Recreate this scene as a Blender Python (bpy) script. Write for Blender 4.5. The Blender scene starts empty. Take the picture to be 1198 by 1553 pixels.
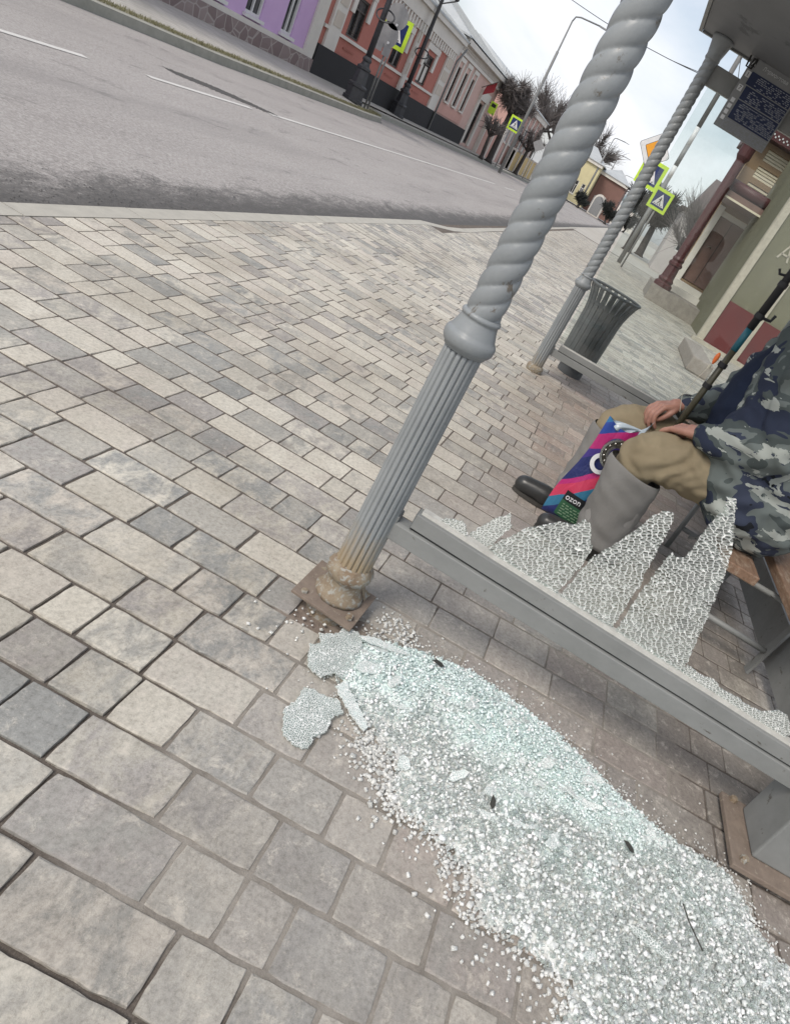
import bpy, math, random
import numpy as np
from mathutils import Vector, Matrix
random.seed(7)
rng = np.random.default_rng(11)
C = bpy.context.scene.collection
PI = math.pi

# ------------------------------------------------------------------ materials
def new_mat(name):
    m = bpy.data.materials.new(name); m.use_nodes = True
    nt = m.node_tree
    return m, nt, nt.nodes['Principled BSDF'], nt.nodes['Material Output']
def N(nt, t, **kw):
    n = nt.nodes.new(t)
    for k, v in kw.items():
        if k.startswith('_'): setattr(n, k[1:], v)
        else: n.inputs[k.replace('__', ' ')].default_value = v
    return n
def ramp(nt, fac, stops, interp='LINEAR'):
    r = nt.nodes.new('ShaderNodeValToRGB'); r.color_ramp.interpolation = interp
    cr = r.color_ramp
    while len(cr.elements) < len(stops): cr.elements.new(0.5)
    for e, (p, c) in zip(cr.elements, stops):
        e.position = p; e.color = (*c, 1) if len(c) == 3 else c
    nt.links.new(fac, r.inputs[0]); return r
def coords(nt, scale=(1, 1, 1), kind='Object'):
    tc = nt.nodes.new('ShaderNodeTexCoord'); mp = nt.nodes.new('ShaderNodeMapping')
    mp.inputs['Scale'].default_value = scale
    nt.links.new(tc.outputs[kind], mp.inputs[0]); return mp.outputs[0]
def noise(nt, vec, scale, detail=6, rough=.6, dist=0):
    n = N(nt, 'ShaderNodeTexNoise', Scale=scale, Detail=detail, Roughness=rough, Distortion=dist)
    nt.links.new(vec, n.inputs['Vector']); return n.outputs['Fac']
def bump(nt, bs, h, strength=.3, dist=.01):
    b = N(nt, 'ShaderNodeBump', Strength=strength, Distance=dist)
    nt.links.new(h, b.inputs['Height']); nt.links.new(b.outputs[0], bs.inputs['Normal']); return b
def mixc(nt, fac, a, b):
    m = nt.nodes.new('ShaderNodeMix'); m.data_type = 'RGBA'
    for s, v in ((6, a), (7, b)):
        if isinstance(v, tuple): m.inputs[s].default_value = (*v, 1)
        else: nt.links.new(v, m.inputs[s])
    if isinstance(fac, (int, float)): m.inputs[0].default_value = fac
    else: nt.links.new(fac, m.inputs[0])
    return m.outputs[2]
def mat(name, c1, c2=None, rough=.6, scale=6, metal=0, spots=None, spot_lo=.62, spot_hi=.7, bmp=.15, bscale=40, stretch=(1, 1, 1), spec=.4, bdist=.004):
    """weathered surface: two tones by noise, optional spots of dirt / rust, fine bump"""
    m, nt, bs, out = new_mat(name)
    v = coords(nt, stretch)
    c2 = c2 or tuple(x * .8 for x in c1)
    f = noise(nt, v, scale, 8, .65)
    col = ramp(nt, f, [(.35, c1), (.68, c2)]).outputs[0]
    if spots:
        g = ramp(nt, noise(nt, v, scale * 2.3, 9, .7, .4), [(spot_lo, (0, 0, 0)), (spot_hi, (1, 1, 1))]).outputs[0]
        col = mixc(nt, g, col, spots)
    nt.links.new(col, bs.inputs['Base Color'])
    bs.inputs['Roughness'].default_value = rough; bs.inputs['Metallic'].default_value = metal
    bs.inputs['Specular IOR Level'].default_value = spec
    if bmp: bump(nt, bs, noise(nt, v, bscale, 8, .7), bmp, bdist)
    return m
def plain(name, c, rough=.6, metal=0, spec=.4):
    m, nt, bs, out = new_mat(name)
    f = noise(nt, coords(nt), 9, 5)
    nt.links.new(ramp(nt, f, [(.3, c), (.75, tuple(x * .86 for x in c))]).outputs[0], bs.inputs['Base Color'])
    bs.inputs['Roughness'].default_value = rough; bs.inputs['Metallic'].default_value = metal
    bs.inputs['Specular IOR Level'].default_value = spec
    return m

# ------------------------------------------------------------------ mesh builder
class MB:
    def __init__(s): s.v = []; s.f = []; s.c = None
    def add(s, vs, fs):
        o = len(s.v); s.v += [tuple(map(float, p)) for p in vs]; s.f += [tuple(i + o for i in f) for f in fs]; return s
    def box(s, c, size, ax=None):
        x, y, z = (d / 2 for d in size)
        vs = [(-x, -y, -z), (x, -y, -z), (x, y, -z), (-x, y, -z), (-x, -y, z), (x, -y, z), (x, y, z), (-x, y, z)]
        if ax is not None: vs = [tuple(ax @ Vector(p)) for p in vs]
        vs = [(p[0] + c[0], p[1] + c[1], p[2] + c[2]) for p in vs]
        return s.add(vs, [(0, 3, 2, 1), (4, 5, 6, 7), (0, 1, 5, 4), (1, 2, 6, 5), (2, 3, 7, 6), (3, 0, 4, 7)])
    def bx(s, x0, x1, y0, y1, z0, z1):
        return s.box(((x0 + x1) / 2, (y0 + y1) / 2, (z0 + z1) / 2), (abs(x1 - x0), abs(y1 - y0), abs(z1 - z0)))
    def tube(s, pts, r, n=8, cap=True):
        pts = [Vector(p) for p in pts]; k = len(pts)
        rs = r if isinstance(r, (list, tuple)) else [r] * k
        vs = []; prev = None
        for i, p in enumerate(pts):
            t = (pts[min(i + 1, k - 1)] - pts[max(i - 1, 0)]).normalized()
            if prev is None:
                a = t.orthogonal().normalized()
            else:
                a = (prev - t * prev.dot(t)).normalized()
            prev = a; b = t.cross(a)
            for j in range(n):
                q = 2 * PI * j / n; vs.append(p + (a * math.cos(q) + b * math.sin(q)) * rs[i])
        fs = [(i * n + j, i * n + (j + 1) % n, (i + 1) * n + (j + 1) % n, (i + 1) * n + j) for i in range(k - 1) for j in range(n)]
        if cap: fs += [tuple(reversed(range(n))), tuple(range((k - 1) * n, k * n))]
        return s.add(vs, fs)
    def lathe(s, prof, c=(0, 0, 0), n=24, fn=None):
        vs = []
        for (r, z) in prof:
            for j in range(n):
                q = 2 * PI * j / n; rr = r if fn is None else fn(r, z, q)
                vs.append((c[0] + rr * math.cos(q), c[1] + rr * math.sin(q), c[2] + z))
        k = len(prof)
        fs = [(i * n + j, i * n + (j + 1) % n, (i + 1) * n + (j + 1) % n, (i + 1) * n + j) for i in range(k - 1) for j in range(n)]
        fs += [tuple(reversed(range(n))), tuple(range((k - 1) * n, k * n))]
        return s.add(vs, fs)
    def prism(s, poly, o, U, V, t0, t1):
        """2-D outline in the plane (o,U,V), thickness t0..t1 along U x V"""
        U = Vector(U); V = Vector(V); W = U.cross(V).normalized(); o = Vector(o); n = len(poly)
        vs = [o + U * a + V * b + W * t0 for a, b in poly] + [o + U * a + V * b + W * t1 for a, b in poly]
        fs = [tuple(reversed(range(n))), tuple(range(n, 2 * n))] + [(i, (i + 1) % n, n + (i + 1) % n, n + i) for i in range(n)]
        return s.add(vs, fs)
    def build(s, name, m, parent=None, origin=None, smooth=False, bevel=0, auto=None):
        org = Vector(origin) if origin is not None else (Vector(parent['_o']) if parent is not None and '_o' in parent else Vector((0, 0, 0)))
        me = bpy.data.meshes.new(name)
        me.from_pydata([tuple(Vector(p) - org) for p in s.v] if org.length else s.v, [], s.f)
        me.update()
        o = bpy.data.objects.new(name, me); C.objects.link(o)
        if m is not None: me.materials.append(m)
        if smooth: me.polygons.foreach_set('use_smooth', [True] * len(me.polygons))
        if auto is not None:
            md = o.modifiers.new('n', 'EDGE_SPLIT'); md.split_angle = math.radians(auto)
        if bevel:
            md = o.modifiers.new('b', 'BEVEL'); md.width = bevel; md.segments = 2; md.limit_method = 'ANGLE'
        if parent is not None:
            o.parent = parent
            o['_o'] = tuple(org)
        else:
            o.location = org
            o['_o'] = tuple(org)
        return o
def tag(o, label, cat, group=None):
    o['label'] = label; o['category'] = cat
    if group: o['group'] = group
    return o
def thing(name, loc, label, cat, group=None):
    o = bpy.data.objects.new(name, None); C.objects.link(o); o.location = loc; o['_o'] = tuple(map(float, loc))
    o.empty_display_size = .2
    return tag(o, label, cat, group)
def struct(o, kind='structure'):
    o['kind'] = kind; return o
def text_mesh(body, size, o, U, V, name, m, parent, extr=.001):
    """lettering as real mesh: baseline start o, right U, up V"""
    cu = bpy.data.curves.new(name, 'FONT'); cu.body = body; cu.size = size; cu.extrude = extr
    tmp = bpy.data.objects.new('tmp_text', cu); C.objects.link(tmp)
    dg = bpy.context.evaluated_depsgraph_get(); dg.update()
    me = bpy.data.meshes.new_from_object(tmp.evaluated_get(dg)); bpy.data.objects.remove(tmp)
    U = Vector(U).normalized(); V = Vector(V).normalized(); W = U.cross(V)
    org = Vector(parent['_o']); o = Vector(o) - org
    me.transform(Matrix(((U.x, V.x, W.x, o.x), (U.y, V.y, W.y, o.y), (U.z, V.z, W.z, o.z), (0, 0, 0, 1))))
    me.materials.clear(); me.materials.append(m)
    ob = bpy.data.objects.new(name, me); C.objects.link(ob); ob.parent = parent; ob['_o'] = tuple(org)
    return ob
def copy_tree(root, loc, label=None):
    r = root.copy(); C.objects.link(r); r.location = loc
    if label: r['label'] = label
    for ch in list(root.children):
        c = ch.copy(); C.objects.link(c); c.parent = r
        for g in list(ch.children):
            d = g.copy(); C.objects.link(d); d.parent = c
    return r
def inpoly(x, y, P):
    c = False; j = len(P) - 1
    for i in range(len(P)):
        if (P[i][1] > y) != (P[j][1] > y) and x < (P[j][0] - P[i][0]) * (y - P[i][1]) / (P[j][1] - P[i][1]) + P[i][0]: c = not c
        j = i
    return c
def polydist(x, y, P):
    d = 9e9
    for i in range(len(P)):
        ax, ay = P[i - 1]; bx, by = P[i]; dx, dy = bx - ax, by - ay
        t = max(0, min(1, ((x - ax) * dx + (y - ay) * dy) / (dx * dx + dy * dy + 1e-12)))
        d = min(d, math.hypot(x - ax - t * dx, y - ay - t * dy))
    return d
def vnoise(x, y, s=1.0, seed=0):
    """cheap smooth 2-D value noise, 0..1"""
    x *= s; y *= s; xi, yi = math.floor(x), math.floor(y); fx, fy = x - xi, y - yi
    fx = fx * fx * (3 - 2 * fx); fy = fy * fy * (3 - 2 * fy)
    h = lambda a, b: ((math.sin(a * 127.1 + b * 311.7 + seed * 74.7) * 43758.5453) % 1)
    return (h(xi, yi) * (1 - fx) + h(xi + 1, yi) * fx) * (1 - fy) + (h(xi, yi + 1) * (1 - fx) + h(xi + 1, yi + 1) * fx) * fy

# ------------------------------------------------------------------ camera
cd = bpy.data.cameras.new('camera'); cam = bpy.data.objects.new('camera', cd); C.objects.link(cam)
right = Vector((0.188, -0.861, 0.472)); down = Vector((-0.382, -0.507, -0.773)); fwd = Vector((0.905, -0.035, -0.424))
yaw, pitch, roll = -0.03893, -0.43833, 0.54819
fwd = Vector((math.cos(pitch) * math.cos(yaw), math.cos(pitch) * math.sin(yaw), math.sin(pitch)))
r0 = fwd.cross(Vector((0, 0, 1))).normalized(); u0 = r0.cross(fwd)
right = r0 * math.cos(roll) + u0 * math.sin(roll); up = -r0 * math.sin(roll) + u0 * math.cos(roll)
mw = Matrix.Identity(4)
for i in range(3): mw[i][0], mw[i][1], mw[i][2] = right[i], up[i], -fwd[i]
mw[2][3] = 1.2
cam.matrix_world = mw
cd.sensor_width = 36; cd.lens = 1037.58 / 1553 * 36
cd.shift_x = (599 - 745.53) / 1553; cd.shift_y = (786.1 - 776.5) / 1553
cd.clip_start = .02; cd.clip_end = 3000
sc = bpy.context.scene; sc.camera = cam

# ------------------------------------------------------------------ light
w = bpy.data.worlds.new('World'); sc.world = w; w.use_nodes = True
nt = w.node_tree; bg = nt.nodes['Background']
SUN_EL, SUN_AZ = math.radians(48), math.radians(150)      # azimuth measured from +X towards +Y
sky = nt.nodes.new('ShaderNodeTexSky'); sky.sky_type = 'NISHITA'; sky.sun_disc = False
sky.sun_elevation = SUN_EL; sky.sun_rotation = math.radians(90) - SUN_AZ; sky.dust_density = 3; sky.air_density = 1.2
tc = nt.nodes.new('ShaderNodeTexCoord'); mp = nt.nodes.new('ShaderNodeMapping'); mp.inputs['Scale'].default_value = (1, 1, 2.6)
nt.links.new(tc.outputs['Generated'], mp.inputs[0])
nz = N(nt, 'ShaderNodeTexNoise', Scale=2.2, Detail=7, Roughness=.55, Distortion=.3); nt.links.new(mp.outputs[0], nz.inputs['Vector'])
cl = ramp(nt, nz.outputs['Fac'], [(.38, (.22, .22, .22)), (.68, (1, 1, 1))])
cloud = N(nt, 'ShaderNodeRGB'); cloud.outputs[0].default_value = (6.75, 6.85, 7.2, 1)
nt.links.new(mixc(nt, cl.outputs[0], sky.outputs[0], cloud.outputs[0]), bg.inputs['Color'])
bg.inputs['Strength'].default_value = .1
sl = bpy.data.lights.new('sun', 'SUN'); sl.energy = 1.35; sl.angle = math.radians(18); sl.color = (1, .94, .86)
so = bpy.data.objects.new('sun', sl); C.objects.link(so); so.location = (0, 0, 30)
sd = Vector((math.cos(SUN_EL) * math.cos(SUN_AZ), math.cos(SUN_EL) * math.sin(SUN_AZ), math.sin(SUN_EL)))
so.rotation_euler = sd.to_track_quat('Z', 'Y').to_euler()
vs = sc.view_settings; vs.view_transform = 'Standard'; vs.look = 'None'; vs.gamma = 1; vs.exposure = 0.66; vs.use_curve_mapping = False
sc.cycles.use_denoising = True
sc.cycles.max_bounces = 10; sc.cycles.transparent_max_bounces = 16
# ------------------------------------------------------------------ ground, pavement, road
def brick_material():
    m, nt, bs, out = new_mat('paver_concrete')
    a = nt.nodes.new('ShaderNodeVertexColor'); a.layer_name = 'ca'
    b = nt.nodes.new('ShaderNodeVertexColor'); b.layer_name = 'cb'
    v = coords(nt)
    add = nt.nodes.new('ShaderNodeVectorMath'); add.operation = 'MULTIPLY_ADD'
    nt.links.new(b.outputs['Alpha'], add.inputs[0]); add.inputs[1].default_value = (40, 17, 29); nt.links.new(v, add.inputs[2])
    st = nt.nodes.new('ShaderNodeVectorMath'); st.operation = 'MULTIPLY'; st.inputs[1].default_value = (1, 1.6, 1)
    nt.links.new(add.outputs[0], st.inputs[0])
    f = ramp(nt, noise(nt, st.outputs[0], 8.5, 10, .74, .4), [(.42, (0, 0, 0)), (.58, (1, 1, 1))])
    col = mixc(nt, f.outputs[0], a.outputs['Color'], b.outputs['Color'])
    g = ramp(nt, noise(nt, v, 75, 12, .82), [(.34, (.62, .615, .605)), (.5, (1.0, 1.0, 1.0)), (.66, (1.24, 1.24, 1.24))])
    mul = nt.nodes.new('ShaderNodeMix'); mul.data_type = 'RGBA'; mul.blend_type = 'MULTIPLY'; mul.inputs[0].default_value = 1
    nt.links.new(col, mul.inputs[6]); nt.links.new(g.outputs[0], mul.inputs[7])
    # worn pale blotches and small dark stains
    p = ramp(nt, noise(nt, v, 19, 12, .84, .3), [(.53, (0, 0, 0)), (.64, (1, 1, 1))])
    mf = N(nt, 'ShaderNodeMath', _operation='MULTIPLY'); mf.inputs[1].default_value = .62; nt.links.new(p.outputs[0], mf.inputs[0])
    c2 = mixc(nt, mf.outputs[0], mul.outputs[2], (.62, .575, .50))
    q = ramp(nt, noise(nt, v, 13, 10, .74, .8), [(.59, (0, 0, 0)), (.72, (1, 1, 1))])
    mq = N(nt, 'ShaderNodeMath', _operation='MULTIPLY'); mq.inputs[1].default_value = .5; nt.links.new(q.outputs[0], mq.inputs[0])
    c3 = mixc(nt, mq.outputs[0], c2, (.20, .18, .165))
    # broad trodden dirt and a few damp blotches
    lo = ramp(nt, noise(nt, v, 1.5, 7, .65, .4), [(.34, (.80, .785, .765)), (.56, (1.03, 1.03, 1.03))])
    ml = nt.nodes.new('ShaderNodeMix'); ml.data_type = 'RGBA'; ml.blend_type = 'MULTIPLY'; ml.inputs[0].default_value = 1
    nt.links.new(c3, ml.inputs[6]); nt.links.new(lo.outputs[0], ml.inputs[7])
    bl = ramp(nt, noise(nt, v, 6.5, 3, .45, .3), [(.715, (0, 0, 0)), (.735, (.45, .45, .45))])
    c3 = mixc(nt, bl.outputs[0], ml.outputs[2], (.21, .185, .165))
    nt.links.new(c3, bs.inputs['Base Color'])
    bs.inputs['Roughness'].default_value = .72; bs.inputs['Specular IOR Level'].default_value = .35
    h = N(nt, 'ShaderNodeMath', _operation='ADD'); nt.links.new(noise(nt, v, 210, 5, .8), h.inputs[0]); nt.links.new(noise(nt, v, 38, 6, .7), h.inputs[1])
    bump(nt, bs, h.outputs[0], .55, .0022)
    return m
def fill_at(x, y):
    """how far the joints are filled flush with sand, 0..1"""
    f = 0
    if x < 1.75 and y < .36:
        f = max(0, min(1, (.36 - y) / .14)) * max(0, min(1, (x - .52 + .3 * max(0, -y)) / .14)) * .97
    if x > 1.3 and y < .1: f = max(f, min(.92, (.1 - y) * 2.0))
    if y < -.95 and x < 3.4: f = min(f, .25)
    return max(0, min(1, f + .25 * (vnoise(x, y, 5, 3) - .5)))
def soil_shade_at(x, y):
    """trodden-in dirt round the shelter entrance, plus roof shade painted into the blocks behind"""
    s_ = max(0, min(1, (.42 - y) / .35)) * max(0, min(1, (x - .35) / .3)) * max(0, min(1, (3.6 - x) / 1.2))
    if y < -.9: s_ = max(s_, max(0, min(1, (4.5 - x) / 1.5)))  # rear blocks under the roof: extra darkening painted in as its shade
    return s_ * (.55 + .75 * vnoise(x, y, 3, 12))
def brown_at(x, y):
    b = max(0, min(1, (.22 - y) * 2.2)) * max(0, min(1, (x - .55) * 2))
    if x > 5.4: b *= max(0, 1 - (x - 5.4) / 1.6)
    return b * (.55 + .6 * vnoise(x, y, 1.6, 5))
HOLE = [(1.40, .30), (1.47, .31), (1.60, .27), (1.62, .07), (1.43, .06), (1.36, .13)]
PALE = [(.50, .468, .402), (.535, .507, .440), (.455, .43, .372), (.485, .448, .392)]
GREY = [(.315, .308, .282), (.275, .276, .262), (.365, .350, .314), (.325, .305, .285)]
BRWN = [(.32, .262, .222), (.28, .242, .215), (.36, .30, .255), (.255, .228, .208), (.34, .268, .232)]  # brown block tones, deepened so they also carry painted roof shade
def lerp3(a, b, t): return tuple(x * (1 - t) + y * t for x, y in zip(a, b))
PITCH, X0 = .1288, .6424
vsB, fsB, caB, cbB = [], [], [], []
for i in range(-11, 236):
    xa = X0 + i * PITCH; xb = xa + PITCH
    y = -5.2 + random.random() * .2
    xm = (xa + xb) / 2
    ymax = 2.30 if xm < 9.3 else 2.10
    if xm > 12: y = -4.0
    while y < ymax:
        L = random.choice([.098, .128, .128, .16, .19, .19, .225, .255])
        y0, y1 = y, min(y + L, ymax); y = y1
        if y1 - y0 < .008: continue
        ym = (y0 + y1) / 2
        if xm < 2 and inpoly(xm, ym, HOLE): continue
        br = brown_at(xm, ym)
        far = max(0, min(1, (xm - 1.4) / 2.2))
        pg = .52 - .18 * far
        def pick():
            c = random.choice(GREY) if random.random() < pg else random.choice(PALE)
            c = lerp3(c, random.choice(BRWN), min(1, br * 1.1)); dk = max(0, min(1, (-.45 - ym) / .5)) * max(0, min(1, (4 - xm) / 1.5)); c = lerp3(c, (.285, .275, .258), .62 * soil_shade_at(xm, ym)); c = lerp3(c, (.165, .148, .130), .6 * dk); k = random.uniform(.92, 1.08)  # dk paints the roof's shade into the block colour
            return tuple(x * k for x in c)
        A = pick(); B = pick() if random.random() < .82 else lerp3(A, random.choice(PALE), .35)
        r = random.random()
        o = len(vsB)
        gx, gy = (.0046 + .0012 * random.random(), .0026 + .0016 * random.random()) if xm < 1.7 else (.0048 + .001 * random.random(), .0013 + .0008 * random.random())
        z = random.uniform(-.0006, .0007)
        tx, ty = random.uniform(-.005, .005), random.uniform(-.003, .003)
        if xm > 6.5:
            q = [(xa + gx, y0 + gy), (xb - gx, y0 + gy), (xb - gx, y1 - gy), (xa + gx, y1 - gy)]
            vsB += [(px_, py_, z) for px_, py_ in q]; fsB.append((o, o + 1, o + 2, o + 3)); nf = 1
        else:
            near = xm < 3.0
            nx, ny = (4, max(3, int((y1 - y0) / .028))) if near else (1, 1)
            ring = []
            for k in range(nx): ring.append((xa + gx + (xb - xa - 2 * gx) * k / nx, y0 + gy, 0, -1))
            for k in range(ny): ring.append((xb - gx, y0 + gy + (y1 - y0 - 2 * gy) * k / ny, 1, 0))
            for k in range(nx): ring.append((xb - gx - (xb - xa - 2 * gx) * k / nx, y1 - gy, 0, 1))
            for k in range(ny): ring.append((xa + gx, y1 - gy - (y1 - y0 - 2 * gy) * k / ny, -1, 0))
            n = len(ring); cx_, cy_ = xm, ym
            for lev, (ins, dz) in enumerate([(0, -.014), (.0001, -.0028), (.0013, -.0003), (.0035, .0)]):
                for (px_, py_, ax_, ay_) in ring:
                    jx = random.uniform(-1, 1) * (.0019 if xm < 1.5 else .0011) if near and lev else 0
                    # pull corners in so they are rounded
                    dx_, dy_ = cx_ - px_, cy_ - py_
                    cornx = abs(dx_) > (xb - xa) / 2 - gx - .004 and abs(dy_) > (y1 - y0) / 2 - gy - .004
                    iq = ins + (.0012 if cornx else 0)
                    sx = iq * (1 if dx_ > 0 else -1) if abs(dx_) > (xb - xa) / 2 - gx - .0005 else 0
                    sy = iq * (1 if dy_ > 0 else -1) if abs(dy_) > (y1 - y0) / 2 - gy - .0005 else 0
                    vsB.append((px_ + sx + jx, py_ + sy + jx * .7, z + dz + (px_ - cx_) * tx + (py_ - cy_) * ty))
            nf = 0
            for lev in range(3):
                for k in range(n):
                    fsB.append((o + lev * n + k, o + lev * n + (k + 1) % n, o + (lev + 1) * n + (k + 1) % n, o + (lev + 1) * n + k)); nf += 1
            fsB.append(tuple(o + 3 * n + k for k in range(n))); nf += 1
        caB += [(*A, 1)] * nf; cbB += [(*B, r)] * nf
me = bpy.data.meshes.new('pavement'); me.from_pydata(vsB, [], fsB); me.update()
tot = np.zeros(len(me.polygons), dtype=np.int32); me.polygons.foreach_get('loop_total', tot)
for nm, cc in (('ca', caB), ('cb', cbB)):
    at = me.color_attributes.new(nm, 'FLOAT_COLOR', 'CORNER')
    at.data.foreach_set('color', np.repeat(np.array(cc, dtype=np.float32), tot, axis=0).ravel())
pav = bpy.data.objects.new('pavement', me); C.objects.link(pav); me.materials.append(brick_material()); struct(pav)

# sand bed: fills the joints to a varying height
def bed_z(x, y):
    z = -.0085 + .0065 * max(fill_at(x, y), min(.97, max(0, (x - 1.0) / 1.1)))
    if x < 2 and inpoly(x, y, HOLE):
        d = polydist(x, y, HOLE); z = -.0022 - min(.012, d * .09) + .006 * (vnoise(x, y, 30, 1) - .5) * min(1, d / .02)
    return z
b = MB()
xs = list(np.arange(-1.0, 3.2, .02)) + list(np.arange(3.2, 32, .4)); ys = list(np.arange(-5.4, -1.8, .3)) + list(np.arange(-1.8, .6, .02)) + list(np.arange(.6, 2.31, .1)) + [2.32]
b.v = [(float(x), float(yy), bed_z(x, yy)) for x in xs for yy in ys]
ny = len(ys); b.f = [(i * ny + j, (i + 1) * ny + j, (i + 1) * ny + j + 1, i * ny + j + 1) for i in range(len(xs) - 1) for j in range(ny - 1)]
m, nt, bs, out = new_mat('joint_sand')
v = coords(nt)
va_ = nt.nodes.new('ShaderNodeVertexColor'); va_.layer_name = 'fl'
mu_ = nt.nodes.new('ShaderNodeMix'); mu_.data_type = 'RGBA'; mu_.blend_type = 'MULTIPLY'; mu_.inputs[0].default_value = 1
nt.links.new(va_.outputs['Color'], mu_.inputs[6]); nt.links.new(ramp(nt, noise(nt, v, 12, 9, .75), [(.35, (.72, .71, .70)), (.65, (1.2, 1.2, 1.2))]).outputs[0], mu_.inputs[7]); cs = mu_.outputs[2]
cs = mixc(nt, ramp(nt, noise(nt, v, 300, 3, .8), [(.45, (0, 0, 0)), (.8, (.35, .35, .35))]).outputs[0], cs, (.36, .33, .29))
nt.links.new(cs, bs.inputs['Base Color']); bs.inputs['Roughness'].default_value = .95; bs.inputs['Specular IOR Level'].default_value = .1
bump(nt, bs, noise(nt, v, 240, 5, .8), .9, .003)
sb_ = struct(b.build('sand_bed', m, smooth=True))
at = sb_.data.color_attributes.new('fl', 'FLOAT_COLOR', 'POINT')
def bed_col(x, y):
    if x < 2 and inpoly(x, y, HOLE):
        d = min(1, polydist(x, y, HOLE) / .05); return lerp3((.29, .255, .22), (.225, .178, .148), d * (.3 + .8 * vnoise(x, y, 14, 7)))
    return lerp3((.13, .112, .098), (.285, .262, .232), min(1, max(0, fill_at(x, y) - .35) / .5))
at.data.foreach_set('color', np.array([(*bed_col(p[0], p[1]), 1) for p in b.v], dtype=np.float32).ravel())

# everything below and beyond: one large ground sheet
M_GROUND = mat('ground_dust', (.36, .335, .30), (.30, .28, .25), rough=.95, scale=.8, bscale=12)
b = MB(); b.v = [(-400, -400, -.35), (900, -400, -.35), (900, 400, -.35), (-400, 400, -.35)]; b.f = [(0, 1, 2, 3)]
struct(b.build('ground', M_GROUND))

# near kerb: pale granite strip, stepping in where the bus bay ends
M_KERB = mat('kerb_granite', (.43, .412, .362), (.36, .345, .305), scale=9, rough=.8, bscale=90, bmp=.4, spots=(.28, .265, .25), spot_lo=.66, spot_hi=.8)
b = MB(); x = -6.0
pts = [(-6, 2.43), (9.3, 2.42), (10.2, 2.22), (60, 2.57)]
def kerb_y(x):
    for (a, ya), (c, yc) in zip(pts, pts[1:]):
        if a <= x <= c: return ya + (yc - ya) * (x - a) / (c - a)
    return pts[-1][1]
while x < 34:
    L = .8; xe = x + L; y0, y1 = kerb_y(x), kerb_y(xe); g = .004; zz = random.uniform(-.001, .003)
    o = len(b.v)
    for (px_, py_) in ((x + g, y0), (xe - g, y1)):
        b.v += [(px_, py_ - .124, -.2), (px_, py_ - .124, .001 + zz), (px_, py_ - .012, .0015 + zz), (px_, py_, -.008 + zz), (px_, py_, -.2)]
    b.f += [(o + k, o + 5 + k, o + 6 + k, o + 1 + k) for k in range(4)] + [(o, o + 1, o + 2, o + 3, o + 4), (o + 9, o + 8, o + 7, o + 6, o + 5)]
    x = xe
struct(b.build('kerb', M_KERB))

# road
def road_far(x):
    P = [(-30, 8.7), (10.4, 8.5), (13.9, 8.4), (19, 8.75), (23.8, 9.1), (26.5, 9.5), (28, 10.6), (60, 10.4), (110, 10.4)]
    for (a, ya), (c, yc) in zip(P, P[1:]):
        if a <= x <= c: return ya + (yc - ya) * (x - a) / (c - a)
    return P[-1][1]
b = MB()
xs = list(np.arange(-30, 60, .6)) + list(np.arange(60, 131, 5.))
xs = [float(x) for x in xs]; NJ = 13
for x in xs:
    ya = kerb_y(max(-6, min(60, x))) - .02; yb = road_far(x) + .05
    for j in range(NJ):
        t = j / (NJ - 1); yy = ya + (yb - ya) * t
        b.v.append((x, yy, -.10 + .035 * math.sin(PI * t) + (.003 * (vnoise(x, yy, .7, 9) - .5))))
b.f = [(i * NJ + j, (i + 1) * NJ + j, (i + 1) * NJ + j + 1, i * NJ + j + 1) for i in range(len(xs) - 1) for j in range(NJ - 1)]
m, nt, bs, out = new_mat('asphalt')
v = coords(nt)
ca = ramp(nt, noise(nt, coords(nt, (.25, 1, 1)), 1.3, 6, .55), [(.35, (.272, .252, .240)), (.65, (.315, .294, .28))]).outputs[0]
ca = mixc(nt, ramp(nt, noise(nt, v, 42, 10, .85), [(.47, (0, 0, 0)), (.58, (.9, .9, .9))]).outputs[0], ca, (.44, .42, .40))
ca = mixc(nt, ramp(nt, noise(nt, v, 36, 9, .85, .2), [(.53, (0, 0, 0)), (.62, (.8, .8, .8))]).outputs[0], ca, (.15, .14, .133))
ca = mixc(nt, ramp(nt, noise(nt, coords(nt, (.12, 1.1, 1)), 1.1, 5, .6), [(.50, (0, 0, 0)), (.66, (.45, .45, .45))]).outputs[0], ca, (.215, .203, .196))
ck = ramp(nt, noise(nt, coords(nt, (.5, 1.6, 1)), 1.7, 10, .72, .5), [(.57, (0, 0, 0)), (.66, (.6, .6, .6))]).outputs[0]
ca = mixc(nt, ck, ca, (.15, .142, .137))
# band of settled black dirt along the gutter, ragged towards the lane
sy = nt.nodes.new('ShaderNodeSeparateXYZ'); nt.links.new(v, sy.inputs[0])
ga = N(nt, 'ShaderNodeMath', _operation='MULTIPLY_ADD'); ga.inputs[1].default_value = -1.25; nt.links.new(noise(nt, coords(nt, (.9, 2.2, 1)), 2.6, 12, .78, .8), ga.inputs[0]); nt.links.new(sy.outputs['Y'], ga.inputs[2])
gb_ = N(nt, 'ShaderNodeMath', _operation='MULTIPLY_ADD'); gb_.inputs[1].default_value = -.35; nt.links.new(noise(nt, coords(nt, (3, 5, 1)), 14, 8, .8), gb_.inputs[0]); nt.links.new(ga.outputs[0], gb_.inputs[2])
gc_ = N(nt, 'ShaderNodeMath', _operation='MULTIPLY_ADD'); gc_.inputs[1].default_value = -.9; nt.links.new(noise(nt, v, 45, 6, .85), gc_.inputs[0]); nt.links.new(gb_.outputs[0], gc_.inputs[2]); gd_ = N(nt, 'ShaderNodeMath', _operation='ADD'); gd_.inputs[1].default_value = .45; nt.links.new(gc_.outputs[0], gd_.inputs[0]); gb_ = gd_
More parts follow.
